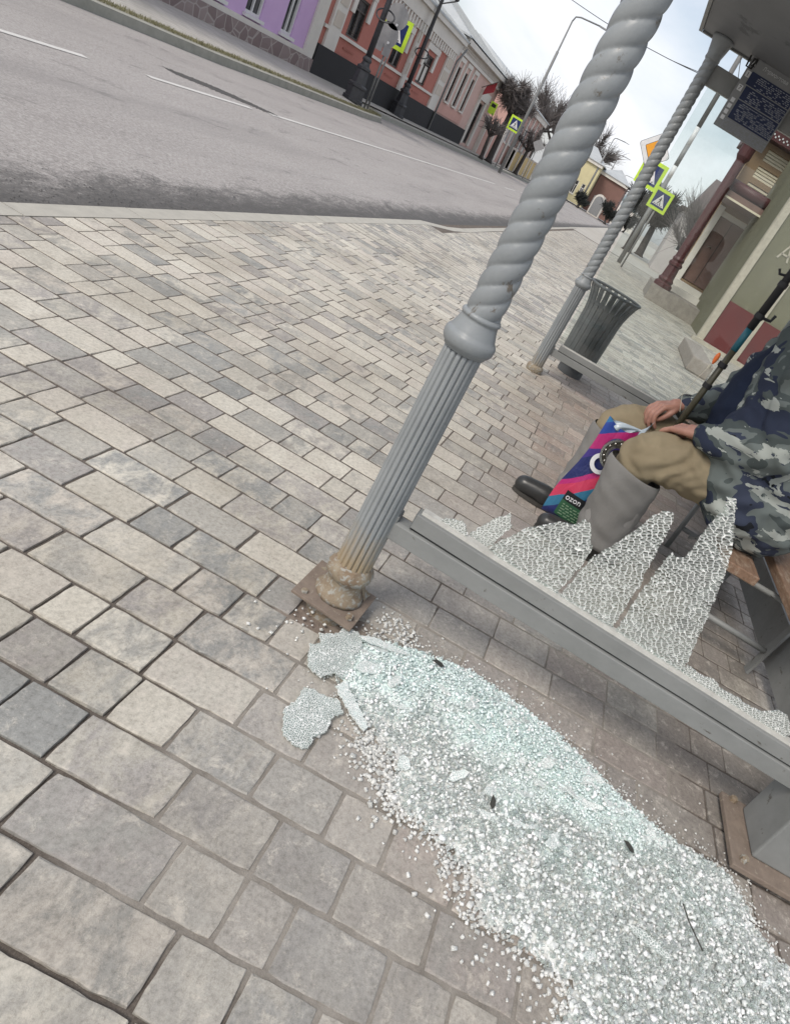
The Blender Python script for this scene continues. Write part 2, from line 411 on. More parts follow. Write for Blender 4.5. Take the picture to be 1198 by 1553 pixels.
gr_ = ramp(nt, gb_.outputs[0], [(0.22, (.97, .97, .97)), (.46, (.80, .80, .80)), (.74, (0, 0, 0))])
mpr = N(nt, 'ShaderNodeMapRange'); mpr.inputs['From Min'].default_value = 1.60; mpr.inputs['From Max'].default_value = 2.55; nt.links.new(gb_.outputs[0], mpr.inputs[0]); nt.links.new(mpr.outputs[0], gr_.inputs[0])
ca = mixc(nt, gr_.outputs[0], ca, (.085, .082, .079))
nt.links.new(ca, bs.inputs['Base Color']); bs.inputs['Roughness'].default_value = .8; bs.inputs['Specular IOR Level'].default_value = .3
bump(nt, bs, noise(nt, v, 120, 5, .8), .5, .006)
M_ASPH = m
struct(b.build('road', m, smooth=True))
# old grit and tar along the gutter, patched asphalt seam: real dark material lying on the road
def grit(name, strip, col, thick=.006, n=2600, seed=3, smin=.006, smax=.03):
    rr = random.Random(seed); bb = MB()
    for _ in range(n):
        x, yy, z = strip(rr); s_ = rr.uniform(smin, smax); a = rr.uniform(0, PI); l = s_ * rr.uniform(1, 3.2)
        ca_, sa_ = math.cos(a * .25 - .3), math.sin(a * .25 - .3)
        q = [(-l, 0), (-l * .3, -s_ * .6), (l * .6, -s_ * .5), (l, 0), (l * .3, s_ * .6), (-l * .5, s_ * .5)]
        base = [(x + u * ca_ - w_ * sa_, yy + u * sa_ + w_ * ca_, z) for u, w_ in q]
        top = (x, yy, z + thick * rr.uniform(.4, 1.2)); o = len(bb.v); bb.v += base + [top]
        bb.f += [(o + k, o + (k + 1) % 6, o + 6) for k in range(6)]
    return struct(bb.build(name, mat(name + '_crumb', col, tuple(c * .6 for c in col), rough=.95, scale=60, bmp=.3)), 'stuff')
def gut(rr):
    x = rr.uniform(1.2, 12) if rr.random() < .75 else rr.uniform(12, 26)
    wmax = .42 + .35 * vnoise(x, 1, 1.3, 4) + .3 * vnoise(x, 2, 4, 8)
    yy = kerb_y(x) + .02 + abs(rr.gauss(0, .42)) * wmax
    return x, yy, -.100 + .035 * math.sin(PI * min(1, (yy - 2.43) / 6.2)) + .003
grit('gutter_grit', gut, (.15, .145, .138), n=5000, smin=.0015, smax=.0045, thick=.003)
def crk(rr):
    t = rr.random(); x = 9.6 + 1.9 * t; yy = 6.32 - .60 * t + rr.gauss(0, .045) + (.16 * math.sin(PI * t) if rr.random() < .5 else 0)
    return x, yy, -.100 + .035 * math.sin(PI * min(1, (yy - 2.43) / 6.2)) + .003
grit('road_crack_tar', crk, (.12, .115, .11), n=4200, seed=5, smin=.004, smax=.016, thick=.004)
# painted centre line
b = MB()
def dash(x0, x1, y, wd=.048):
    n = max(2, int((x1 - x0) / .4)); o = len(b.v)
    for k in range(n + 1):
        x = x0 + (x1 - x0) * k / n; yy = y + .012 * (x - 6)
        t = (yy - 2.43) / 6.3; z = -.10 + .035 * math.sin(PI * t) + .005
        b.v += [(x, yy - wd * random.uniform(.85, 1), z), (x, yy + wd * random.uniform(.85, 1), z)]
    b.f += [(o + 2 * k, o + 2 * k + 2, o + 2 * k + 3, o + 2 * k + 1) for k in range(n)]
dash(3.2, 4.3, 5.62); dash(5.0, 7.25, 5.62); dash(8.25, 10.6, 5.62); dash(11.2, 31, 5.62); dash(33, 36, 5.5); dash(38, 41, 5.5); dash(44, 47, 5.5)
for k in range(5): dash(31 + k * .2, 31.1 + k * .2, 6.6 + k * .5, .2)
struct(b.build('road_line', mat('road_paint', (.60, .59, .56), (.50, .49, .47), scale=14, rough=.7, spots=(.36, .35, .34), spot_lo=.6, spot_hi=.68)))

# far kerb, grass verge edge and far pavement
M_FKERB = mat('far_kerb_concrete', (.33, .325, .285), (.26, .26, .225), scale=5, rough=.9)
b = MB(); o = 0; kx = [float(x) for x in np.arange(-30, 110, 1.0)]
for x in kx:
    y = road_far(x)
    b.v += [(x, y, -.25), (x, y + .02, .05), (x, y + .17, .06), (x, y + .17, -.2)]
b.f = [(i * 4 + j, i * 4 + 4 + j, i * 4 + 5 + j, i * 4 + 1 + j) for i in range(len(kx) - 1) for j in range(3)]
struct(b.build('far_kerb', M_FKERB))
b = MB()
for x in kx:
    y = road_far(x) + .16
    for yy, z in ((y, .055), (y + .6, .075), (11.0, .12), (12.1, .16), (16, .18), (40, .2)): b.v.append((x, yy, z))
b.f = [(i * 6 + j, i * 6 + 6 + j, i * 6 + 7 + j, i * 6 + 1 + j) for i in range(len(kx) - 1) for j in range(5)]
m, nt, bs, out = new_mat('far_pavement_slabs'); v = coords(nt)
br = N(nt, 'ShaderNodeTexBrick', Scale=1.0); br.inputs['Mortar Size'].default_value = .012; br.inputs['Brick Width'].default_value = .4; br.inputs['Row Height'].default_value = .2
br.inputs['Color1'].default_value = (.46, .44, .40, 1); br.inputs['Color2'].default_value = (.39, .37, .335, 1); br.inputs['Mortar'].default_value = (.27, .255, .23, 1)
nt.links.new(v, br.inputs['Vector'])
nt.links.new(mixc(nt, ramp(nt, noise(nt, v, 1.4, 7, .6), [(.45, (0, 0, 0)), (.7, (.5, .5, .5))]).outputs[0], br.outputs['Color'], (.33, .315, .27)), bs.inputs['Base Color']); bs.inputs['Roughness'].default_value = .85
struct(b.build('far_pavement', m))
# thin dry grass on the verge behind the far kerb
rr = random.Random(2); b = MB()
for _ in range(9000):
    x = rr.uniform(8, 27); y = road_far(x) + .18 + abs(rr.gauss(0, .16)); h = rr.uniform(.02, .07); a = rr.uniform(0, 6.3); l = rr.uniform(.004, .01)
    o = len(b.v); dx, dy = math.cos(a) * l, math.sin(a) * l
    b.v += [(x - dx, y - dy, .058), (x + dx, y + dy, .058), (x + rr.uniform(-.03, .03), y + rr.uniform(-.03, .03), .06 + h)]; b.f.append((o, o + 1, o + 2))
struct(b.build('verge_grass', mat('dry_grass', (.23, .215, .12), (.15, .145, .085), scale=3, rough=.9, bmp=0)), 'stuff')
# soil strip under that grass
b = MB()
for x in kx[35:60]:
    y = road_far(x) + .165; b.v += [(x, y, .062), (x, y + .22 + .15 * vnoise(x, 0, .8, 2), .074)]
b.f = [(2 * i, 2 * i + 2, 2 * i + 3, 2 * i + 1) for i in range(24)]
struct(b.build('verge_soil', mat('verge_soil_dry', (.27, .25, .19), (.2, .185, .14), scale=6, rough=1)))
# near-side ground east of the pavers (pale path to the horizon along the street)
b = MB(); b.v = [(31.5, -9, -.02), (140, -30, .1), (140, 2.4, .1), (31.5, 2.4, -.012)]; b.f = [(0, 1, 2, 3)]
struct(b.build('far_path', mat('path_dust', (.46, .44, .395), (.38, .36, .325), scale=1.2, rough=.95)))
# ------------------------------------------------------------------ bus shelter
M_STEEL = mat('grey_paint_steel', (.250, .268, .278), (.200, .216, .224), scale=7, rough=.36, spots=(.12, .105, .085), spot_lo=.60, spot_hi=.655, bscale=55, bmp=.25)
M_RAIL = mat('grey_paint_rail', (.225, .232, .228), (.180, .187, .183), scale=9, rough=.5, stretch=(1, .6, 1), spots=(.075, .066, .055), spot_lo=.625, spot_hi=.675, bscale=60, bmp=.2)
M_RUST = mat('rusty_iron', (.285, .245, .18), (.19, .135, .09), scale=26, rough=.85, spots=(.315, .31, .28), spot_lo=.5, spot_hi=.57, bscale=90, bmp=.7, bdist=.006)
M_RUSTP = mat('rusty_plate', (.225, .18, .145), (.165, .13, .105), scale=26, rough=.85, spots=(.30, .26, .21), spot_lo=.58, spot_hi=.68, bscale=120, bmp=.6)
def fluted_material(nm, lo, hi):
    m, nt, bs, out = new_mat(nm)
    v = coords(nt)
    c = ramp(nt, noise(nt, v, 6, 7, .6), [(.35, (.262, .280, .288)), (.68, (.212, .228, .236))]).outputs[0]
    sep = nt.nodes.new('ShaderNodeSeparateXYZ'); nt.links.new(v, sep.inputs[0])
    mm = N(nt, 'ShaderNodeMath', _operation='MULTIPLY_ADD'); mm.inputs[1].default_value = .35; nt.links.new(noise(nt, coords(nt, (1, 1, .3)), 30, 8, .7), mm.inputs[0]); nt.links.new(sep.outputs['Z'], mm.inputs[2])
    r = ramp(nt, mm.outputs[0], [(lo, (1, 1, 1)), (hi, (0, 0, 0))])     # rust creeping up from the foot
    nt.links.new(mixc(nt, r.outputs[0], c, (.30, .24, .16)), bs.inputs['Base Color'])
    bs.inputs['Roughness'].default_value = .42
    bump(nt, bs, noise(nt, v, 80, 6, .7), .15, .003)
    return m
M_FLUTE = fluted_material('grey_paint_fluted', .35, .47); M_FLUTE2 = fluted_material('grey_paint_fluted_grimy', .16, .34)
M_SEAL = mat('old_glazing_sealant', (.50, .50, .47), (.38, .375, .35), scale=30, rough=.8, bmp=.5)
M_DARK = plain('black_rubber_gap', (.02, .02, .02), .8)
shelter = thing('bus_shelter', (1.54, .192, 0), 'grey painted metal bus shelter with spiral posts and smashed side glass', 'bus shelter')

def shelter_post(px_, py_, dz, rusty):
    o3 = (px_, py_, dz)
    NF = 19 if rusty else 15; FD = .0085 if rusty else .0125
    b = MB()                                       # fluted lower shaft
    prof = [(.0495, .15)] + [(.0495 - .003 * (k / 26), .16 + .655 * k / 26) for k in range(27)]
    b.lathe(prof, o3, n=NF * 8, fn=lambda r, z, q: r - FD * max(0, 1 - abs(math.sin(q * NF / 2)) * 2.3) ** .65)
    post = b.build('post', M_FLUTE if rusty else M_FLUTE2, shelter, smooth=True)
    b = MB()                                       # moulded ring
    b.lathe([(.045, .804), (.0515, .806), (.0525, .812), (.0575, .815), (.0615, .822), (.0630, .831), (.0625, .840), (.0595, .846), (.0555, .849), (.0540, .853), (.0510, .862), (.0475, .871), (.0455, .880), (.0445, .885), (.0475, .887), (.0480, .892), (.0455, .896), (.042, .898)], o3, n=48)
    b.build('collar', M_STEEL, post, smooth=True)
    b = MB()                                       # three-start rope twist
    R, ztop, NS, lead = .0425, 2.40 - dz, 3, .142
    nz_, nq = 420, 60; vs = []
    for i in range(nz_ + 1):
        z = .885 + (ztop - .885) * i / nz_
        for j in range(nq):
            q = 2 * PI * j / nq
            ph = (q - 2 * PI * z / lead) * NS / 2
            r = R * (.86 + .15 * abs(math.sin(ph)) ** .50)
            vs.append((px_ + r * math.cos(q), py_ + r * math.sin(q), dz + z))
    b.add(vs, [(i * nq + j, i * nq + (j + 1) % nq, (i + 1) * nq + (j + 1) % nq, (i + 1) * nq + j) for i in range(nz_) for j in range(nq)])
    b.build('twisted_shaft', M_STEEL, post, smooth=True)
    b = MB()                                       # foot
    foot = [(.0, .048), (.068, .050), (.067, .060), (.060, .070), (.053, .082), (.050, .098), (.051, .110), (.056, .116), (.0625, .124), (.0645, .134), (.0635, .145), (.058, .154), (.053, .160), (.050, .164)] if rusty else \
           [(.06, .10), (.064, .12), (.0675, .138), (.065, .152), (.058, .160), (.050, .164)]
    rf = random.Random(4)
    b.lathe(foot, o3, n=44, fn=(lambda r, z, q: r * (1 + .05 * (vnoise(q * 2, z * 60, 2, 3) - .5)) + .004 * (vnoise(q * 5, z * 200, 1, 6) - .5)) if rusty else None)
    b.build('foot', M_RUST, post, smooth=True)
    return post
near_post = shelter_post(1.54, .192, 0, True)
far_post = shelter_post(5.23, .117, -.11, False)
# tilted base plate of the near post with bolts, weld flanges and the stub it stands on
b = MB(); ax = Matrix.Rotation(math.radians(4), 3, 'X') @ Matrix.Rotation(math.radians(-3), 3, 'Y') @ Matrix.Rotation(math.radians(-2), 3, 'Z')
b.box((1.528, .196, .047), (.172, .186, .009), ax)
plate = b.build('base_plate', M_RUSTP, near_post, bevel=.0015)
for dx, dy in ((-.062, .068), (.062, .07), (-.06, -.068), (.064, -.07)):
    b = MB(); b.lathe([(.010, .047), (.010, .058), (.0085, .060)], (1.528 + dx, .196 + dy, 0), n=6); b.build('bolt', M_RUST, near_post)
b = MB(); b.lathe([(.075, -.03), (.07, .02), (.055, .045)], (1.54, .192, 0), n=20); b.build('stub', M_RUST, near_post)
b = MB(); b.add([(1.56, .12, .052), (1.60, .12, .052), (1.565, .15, .10), (1.555, .12, .052), (1.60, .125, .053), (1.56, .155, .10)], [(0, 1, 2), (3, 5, 4), (0, 2, 5, 3), (1, 4, 5, 2), (0, 3, 4, 1)])
b.build('torn_flange', M_RUST, near_post)
# crossbars at the ends: two stacked profiles with an open groove between
def rail(xr, y0, y1, name, zb, sag=0, far=False):
    k = .959 if not far else 1.0
    b = MB()
    P = [(xr - .026, zb), (xr - .026, zb + .050), (xr - .018, zb + .054), (xr + .020, zb + .054), (xr + .020, zb)]
    def ext(P, ya, yb, mb):
        n = len(P); nn = 12; o = len(mb.v)
        for i in range(nn + 1):
            yy = ya + (yb - ya) * i / nn; dz = sag * i / nn + .0012 * (vnoise(yy, 1, 9, 2) - .5)
            mb.v += [(x + .0016 * (vnoise(yy, x, 7, 5) - .5), yy, z + dz) for x, z in P]
        mb.f += [(o + i * n + j, o + (i + 1) * n + j, o + (i + 1) * n + (j + 1) % n, o + i * n + (j + 1) % n) for i in range(nn) for j in range(n)]
        mb.f += [tuple(o + j for j in reversed(range(n))), tuple(o + nn * n + j for j in range(n))]
    ext(P, y0, y1, b)
    r = b.build(name, M_RAIL, shelter, bevel=.002)
    b = MB(); z2 = zb + .0595
    ext([(xr - .026, z2), (xr - .026, z2 + .043), (xr + .018, z2 + .043), (xr + .018, z2)], y0 - .065, y1, b)
    b.build('top_profile', M_RAIL, r, bevel=.002)
    b = MB(); ext([(xr - .016, zb + .053), (xr - .016, z2 + .001), (xr + .012, z2 + .001), (xr + .012, zb + .053)], y0 - .065, y1, b)
    b.build('groove', M_DARK, r)
    b = MB(); ext([(xr - .0125, z2 + .042), (xr - .0105, z2 + .051), (xr + .012, z2 + .052), (xr + .014, z2 + .042)], y0 - .075, y1, b)
    o = b.build('glazing_bead', M_SEAL, r)
    return r
NR = rail(1.55, .172, -1.135, 'end_rail', .286, -.045)
FR = rail(5.26, .095, -1.30, 'end_rail', .165, .02, True)
b = MB(); b.box((1.55, .165, .325), (.05, .05, .062)); b.build('weld_tab', M_RAIL, near_post, bevel=.004)
b = MB(); b.box((5.25, .085, .21), (.05, .05, .062)); b.build('weld_tab', M_RAIL, far_post, bevel=.004)
# rear posts (square, grey) with floor plates
for (px_, py_) in ((1.545, -1.235), (5.27, -1.38)):
    b = MB(); b.bx(px_ - .085, px_ + .085, py_ - .10, py_ + .10, .035, 2.37)
    rp = b.build('rear_post', M_RAIL, shelter, bevel=.006)
    b = MB(); b.bx(px_ - .145, px_ + .115, py_ - .17, py_ + .165, .016, .034); b.build('floor_plate', M_RUSTP, rp, bevel=.003)
    for dx, dy in ((-.115, .13), (-.115, -.13), (.098, .13)): b = MB(); b.lathe([(.012, .034), (.012, .046), (.009, .049)], (px_ + dx, py_ + dy, 0), n=6); b.build('bolt', M_RUST, rp)
# rear lower sheet panel behind the bench
b = MB(); b.bx(1.64, 5.18, -1.392, -1.38, .06, .24)
b.build('rear_panel', M_RAIL, shelter)
# roof with fascia, soffit and brackets
M_ROOF = mat('roof_grey_sheet', (.20, .21, .22), (.155, .162, .17), scale=1.6, rough=.6, bmp=.05, spots=(.10, .105, .115), spot_lo=.56, spot_hi=.6)
b = MB(); b.bx(1.42, 5.30, -2.15, .26, 2.375, 2.40); roof = b.build('roof', M_ROOF, shelter)  # unseen rear overhang carried further back to deepen the shade beneath
b = MB(); b.bx(1.38, 5.34, .262, .285, 2.365, 2.62); b.bx(1.38, 1.405, -2.15, .26, 2.365, 2.62); b.bx(5.315, 5.34, -2.15, .26, 2.365, 2.62)
b.bx(1.43, 5.29, -2.14, .25, 2.402, 2.61); b.build('fascia', M_RAIL, roof)
for (px_, py_), pt in (((1.54, .192), near_post), ((5.23, .117), far_post)):
    b = MB(); b.lathe([(.044, 2.24), (.05, 2.25), (.048, 2.27), (.055, 2.30), (.065, 2.345), (.072, 2.36), (.072, 2.374)], (px_, py_, 0), n=24)
    b.build('capital', M_STEEL, pt, smooth=True)
b = MB(); b.tube([(5.2, -.08, 2.37), (5.2, -.085, 2.31), (5.2, -.12, 2.31), (5.2, -.125, 2.37)], .006, 8); b.build('wire_hook', M_DARK, roof)
# far end: top beam and the pane that survived
b = MB(); b.bx(5.235, 5.285, -1.29, .085, 2.125, 2.245); b.build('top_beam', M_RAIL, shelter, bevel=.003)
m, nt, bs, out = new_mat('window_glass_thin')
tr = N(nt, 'ShaderNodeBsdfTransparent', Color=(.93, .96, .95, 1)); gl = N(nt, 'ShaderNodeBsdfGlossy', Roughness=.02)
df = N(nt, 'ShaderNodeBsdfDiffuse', Color=(.62, .60, .56, 1))
fr = N(nt, 'ShaderNodeFresnel', IOR=1.45); m1 = nt.nodes.new('ShaderNodeMixShader'); nt.links.new(fr.outputs[0], m1.inputs[0])
nt.links.new(tr.outputs[0], m1.inputs[1]); nt.links.new(gl.outputs[0], m1.inputs[2])
m2 = nt.nodes.new('ShaderNodeMixShader'); v = coords(nt)
dirt = ramp(nt, noise(nt, v, 5, 9, .75), [(.45, (.01, .01, .01)), (.72, (.06, .06, .06)), (.86, (.30, .30, .30))])
nt.links.new(dirt.outputs[0], m2.inputs[0]); nt.links.new(m1.outputs[0], m2.inputs[1]); nt.links.new(df.outputs[0], m2.inputs[2])
nt.links.new(m2.outputs[0], out.inputs['Surface']); M_PANE = m
b = MB(); b.bx(5.257, 5.263, -1.28, .055, .276, 2.124); b.build('glass_pane', M_PANE, shelter)

# ------------------------------------------------------------------ shattered glass
def crackle_mat(name, scale, line, milky, tint, asp=None):
    """tempered glass broken in place: white fracture lines round clear or milky cells"""
    m, nt, bs, out = new_mat(name)
    v = coords(nt)
    if asp:                                    # cells drawn out along one direction of the pane
        d1 = nt.nodes.new('ShaderNodeVectorMath'); d1.operation = 'DOT_PRODUCT'; d1.inputs[1].default_value = (0, -.88 * asp[0], .475 * asp[0]); nt.links.new(v, d1.inputs[0])
        d2 = nt.nodes.new('ShaderNodeVectorMath'); d2.operation = 'DOT_PRODUCT'; d2.inputs[1].default_value = (0, .475 * asp[1], .88 * asp[1]); nt.links.new(v, d2.inputs[0])
        cb_ = nt.nodes.new('ShaderNodeCombineXYZ'); nt.links.new(d1.outputs['Value'], cb_.inputs[0]); nt.links.new(d2.outputs['Value'], cb_.inputs[1]); v = cb_.outputs[0]
    nn = N(nt, 'ShaderNodeTexNoise', Scale=scale * .22, Detail=3); nt.links.new(v, nn.inputs['Vector'])
    dv = nt.nodes.new('ShaderNodeVectorMath'); dv.operation = 'MULTIPLY_ADD'; dv.inputs[1].default_value = (.9 / scale,) * 3
    nt.links.new(nn.outputs['Color'], dv.inputs[0]); nt.links.new(v, dv.inputs[2])
    vo = N(nt, 'ShaderNodeTexVoronoi', Scale=scale, Randomness=.85); vo.feature = 'DISTANCE_TO_EDGE'; nt.links.new(dv.outputs[0], vo.inputs['Vector'])
    vc = N(nt, 'ShaderNodeTexVoronoi', Scale=scale, Randomness=.85); nt.links.new(dv.outputs[0], vc.inputs['Vector'])
    e = ramp(nt, vo.outputs['Distance'], [(line * .55, (1, 1, 1)), (line * 1.5, (0, 0, 0))])
    big = noise(nt, v, scale * .12, 4, .6)
    ma = N(nt, 'ShaderNodeMath', _operation='MULTIPLY_ADD'); ma.inputs[1].default_value = .9; ma.inputs[2].default_value = milky - .45
    ma.use_clamp = True; nt.links.new(big, ma.inputs[0])
    fac = N(nt, 'ShaderNodeMath', _operation='MAXIMUM'); nt.links.new(e.outputs[0], fac.inputs[0]); nt.links.new(ma.outputs[0], fac.inputs[1])
    bs.inputs['Roughness'].default_value = .22; bs.inputs['Specular IOR Level'].default_value = .8
    sepc = nt.nodes.new('ShaderNodeSeparateColor'); nt.links.new(vc.outputs['Color'], sepc.inputs[0])
    cc = ramp(nt, sepc.outputs[0], [(0, tuple(t * .70 for t in tint)), (1, tint)]).outputs[0]
    nt.links.new(mixc(nt, e.outputs[0], cc, (.88, .895, .88)), bs.inputs['Base Color'])
    bmp_ = N(nt, 'ShaderNodeBump', Strength=1., Distance=.004); nt.links.new(vc.outputs['Color'], bmp_.inputs['Height']); nt.links.new(bmp_.outputs[0], bs.inputs['Normal'])
    tr = N(nt, 'ShaderNodeBsdfTransparent', Color=(.90, .95, .93, 1)); gl = N(nt, 'ShaderNodeBsdfGlossy', Roughness=.06); nt.links.new(bmp_.outputs[0], gl.inputs['Normal'])
    g = nt.nodes.new('ShaderNodeMixShader'); g.inputs[0].default_value = .10; nt.links.new(tr.outputs[0], g.inputs[1]); nt.links.new(gl.outputs[0], g.inputs[2])
    mx = nt.nodes.new('ShaderNodeMixShader'); nt.links.new(fac.outputs[0], mx.inputs[0]); nt.links.new(g.outputs[0], mx.inputs[1]); nt.links.new(bs.outputs[0], mx.inputs[2])
    nt.links.new(mx.outputs[0], out.inputs['Surface']); return m
M_SHARD = crackle_mat('crackled_standing_glass', 118, .062, .10, (.40, .41, .40), (.62, 1.25))
M_SHARD2 = crackle_mat('crackled_milky_glass', 150, .075, .30, (.52, .54, .52), (.7, 1.2))
def jag(P, step=.008, amp=.0042, seed=0):
    rr = random.Random(seed); Q = []
    for (ax_, ay_), (bx_, by_) in zip(P, P[1:] + P[:1]):
        L = math.hypot(bx_ - ax_, by_ - ay_); n = max(1, int(L / step))
        for k in range(n):
            t = (k + (rr.uniform(-.3, .3) if k else 0)) / n; a = amp if k else amp * .3
            Q.append((ax_ + (bx_ - ax_) * t + rr.uniform(-a, a), ay_ + (by_ - ay_) * t + rr.uniform(-a, a)))
    return Q
S = .959
def standing(P, m, seed, lean=0):
    P = [(y * S, 1.2 - (1.2 - z) * S) for y, z in P]
    mn = min(z for y, z in P)
    Q = jag(P, .007, .0028, seed=seed)
    b = MB(); b.prism([(-y, z) for y, z in Q], (1.552, 0, 0), (0, -1, 0), (lean, 0, 1), -.003, .003)
    return b.build('glass_shard', m, shelter)
shards = {
 'C': [(-.097, .362), (-.121, .41), (-.152, .465), (-.192, .503), (-.216, .53), (-.25, .541), (-.268, .57), (-.284, .569), (-.325, .511), (-.328, .465), (-.318, .35), (-.242, .338), (-.153, .345)],
 'D': [(-.327, .345), (-.339, .490), (-.374, .570), (-.398, .656), (-.413, .693), (-.44, .705), (-.452, .68), (-.467, .583), (-.475, .518), (-.486, .491), (-.484, .466), (-.494, .345), (-.404, .345)],
 'E': [(-.506, .34), (-.496, .48), (-.495, .589), (-.499, .614), (-.512, .607), (-.532, .621), (-.528, .691), (-.529, .752), (-.537, .768), (-.52, .805), (-.542, .814), (-.597, .726), (-.631, .659), (-.658, .572), (-.678, .501), (-.722, .335), (-.62, .335)],
 'B': [(-.030, .350), (-.075, .438), (-.098, .47), (-.121, .439), (-.106, .382), (-.09, .345)],
 'A': [(.062, .34), (.043, .372), (.02, .384), (-.002, .392), (-.03, .367), (-.025, .34)],
 'F': [(-.718, .362), (-.769, .354), (-.80, .361), (-.837, .35), (-.885, .352), (-.933, .344), (-.967, .354), (-.992, .379), (-1.022, .381), (-1.063, .345), (-1.06, .31), (-.72, .325)]}
standing(shards['C'], M_SHARD, 1); standing(shards['D'], M_SHARD, 2); standing(shards['E'], M_SHARD, 3)
standing(shards['B'], M_SHARD2, 4, .05); standing(shards['A'], M_SHARD2, 5); standing(shards['F'], M_SHARD2, 6)

M_GRAN, nt, bs, out = new_mat('glass_granules')
a = nt.nodes.new('ShaderNodeVertexColor'); a.layer_name = 'ca'
nt.links.new(a.outputs['Color'], bs.inputs['Base Color']); bs.inputs['Roughness'].default_value = .12; bs.inputs['IOR'].default_value = 1.5
bs.inputs['Specular IOR Level'].default_value = .9
trl = N(nt, 'ShaderNodeBsdfTranslucent'); nt.links.new(a.outputs['Color'], trl.inputs[0])
m0 = nt.nodes.new('ShaderNodeMixShader'); m0.inputs[0].default_value = .10; nt.links.new(bs.outputs[0], m0.inputs[1]); nt.links.new(trl.outputs[0], m0.inputs[2])
# clear glass: see-through face-on, milky towards the rounded edges of every crumb
tr = N(nt, 'ShaderNodeBsdfTransparent', Color=(.90, .95, .935, 1)); gls = N(nt, 'ShaderNodeBsdfGlass', Roughness=.02, IOR=1.5, Color=(.97, .99, .985, 1))
mg = nt.nodes.new('ShaderNodeMixShader'); mg.inputs[0].default_value = .45; nt.links.new(tr.outputs[0], mg.inputs[1]); nt.links.new(gls.outputs[0], mg.inputs[2])
lw = N(nt, 'ShaderNodeLayerWeight', Blend=.5); pw = N(nt, 'ShaderNodeMath', _operation='POWER'); pw.inputs[1].default_value = 1.6; nt.links.new(lw.outputs['Facing'], pw.inputs[0])
ad = N(nt, 'ShaderNodeMath', _operation='MULTIPLY_ADD'); ad.inputs[1].default_value = 1.15; ad.use_clamp = True; nt.links.new(pw.outputs[0], ad.inputs[0]); nt.links.new(a.outputs['Alpha'], ad.inputs[2])
m2 = nt.nodes.new('ShaderNodeMixShader'); nt.links.new(ad.outputs[0], m2.inputs[0]); nt.links.new(mg.outputs[0], m2.inputs[1]); nt.links.new(m0.outputs[0], m2.inputs[2])
nt.links.new(m2.outputs[0], out.inputs['Surface'])

HEAP = [(1.50, .066), (1.566, -.103), (1.60, -.246), (1.575, -.409), (1.545, -.544), (1.495, -.656), (1.445, -.764), (1.41, -.888), (1.40, -1.022), (1.385, -1.091), (1.30, -1.13), (1.245, -1.16), (1.185, -1.24), (.95, -1.40), (.62, -1.2), (.70, -.72), (.805, -.615), (.879, -.636), (.897, -.566), (.907, -.451), (.927, -.409), (.988, -.409), (1.009, -.332), (1.052, -.189), (1.077, -.155), (1.156, -.151), (1.203, -.063), (1.226, 0), (1.297, .075), (1.36, .12), (1.44, .10)]
def mint_at(x, y):
    """dense crushed pale-green band along the far side of the heap"""
    edge = 1.27 + .20 * y if y > -.65 else 1.14 + (-.65 - y) * .25
    t = (x - edge) / .22 + .1
    return max(0, min(1, t + (vnoise(x, y, 9, 2) - .5) * .9 + (vnoise(x, y, 26, 4) - .5) * .7)) * (1 if y > -.8 else max(0, 1 - (-.8 - y) / .4))
def heap_h(x, y):
    if not inpoly(x, y, HEAP): return 0
    d = polydist(x, y, HEAP)
    return min(1, d / .13) ** .8 * (.026 + .016 * vnoise(x, y, 7, 1)) * (.85 + .35 * mint_at(x, y))
def grey(rr, c):
    k = rr.uniform(.85, 1.15); return tuple(min(.95, q * k) for q in c)
def granules(name, pts, rr, kind=None):
    V_, F_, A_ = [], [], []
    for (x, y, z, s_, col, al) in pts:
        sx, sy, sz = s_ * rr.uniform(.75, 1.35), s_ * rr.uniform(.7, 1.15), s_ * rr.uniform(.55, .9)
        q = Matrix.Rotation(rr.uniform(0, PI), 3, 'Z') @ Matrix.Rotation(rr.gauss(0, .55), 3, 'X') @ Matrix.Rotation(rr.gauss(0, .55), 3, 'Y')
        o = len(V_)
        for (a_, b_, c_) in ((-1, -1, -1), (1, -1, -1), (1, 1, -1), (-1, 1, -1), (-1, -1, 1), (1, -1, 1), (1, 1, 1), (-1, 1, 1)):
            p = q @ Vector((a_ * sx * .5 * rr.uniform(.7, 1.1), b_ * sy * .5 * rr.uniform(.7, 1.1), c_ * sz * .5 * rr.uniform(.8, 1.1)))
            V_.append((x + p.x, y + p.y, max(.001, z + p.z)))
        F_ += [(o, o + 3, o + 2, o + 1), (o + 4, o + 5, o + 6, o + 7), (o, o + 1, o + 5, o + 4), (o + 1, o + 2, o + 6, o + 5), (o + 2, o + 3, o + 7, o + 6), (o + 3, o, o + 4, o + 7)]
        for _ in range(6):
            k = rr.uniform(.94, 1.04); A_ += [(min(1, col[0] * k), min(1, col[1] * k), min(1, col[2] * k), max(.05, min(1, al + rr.uniform(-.06, .06))))] * 4
    return V_, F_, A_
def emit(name, V_, F_, A_, m, kind=None, origin=None):
    me = bpy.data.meshes.new(name); org = origin or (0, 0, 0)
    me.from_pydata([(a - org[0], b_ - org[1], c - org[2]) for a, b_, c in V_], [], F_); me.update()
    at = me.color_attributes.new('ca', 'FLOAT_COLOR', 'CORNER'); at.data.foreach_set('color', np.array(A_, dtype=np.float32).ravel())
    o = bpy.data.objects.new(name, me); C.objects.link(o); me.materials.append(m); me.polygons.foreach_set('use_smooth', [True] * len(me.polygons)); o.location = org; o['_o'] = tuple(org)
    if kind: o['kind'] = kind
    return o
rr = random.Random(21); pts = []
MINT, CLEAR = (.82, .945, .925), (.86, .89, .875)
n = 0
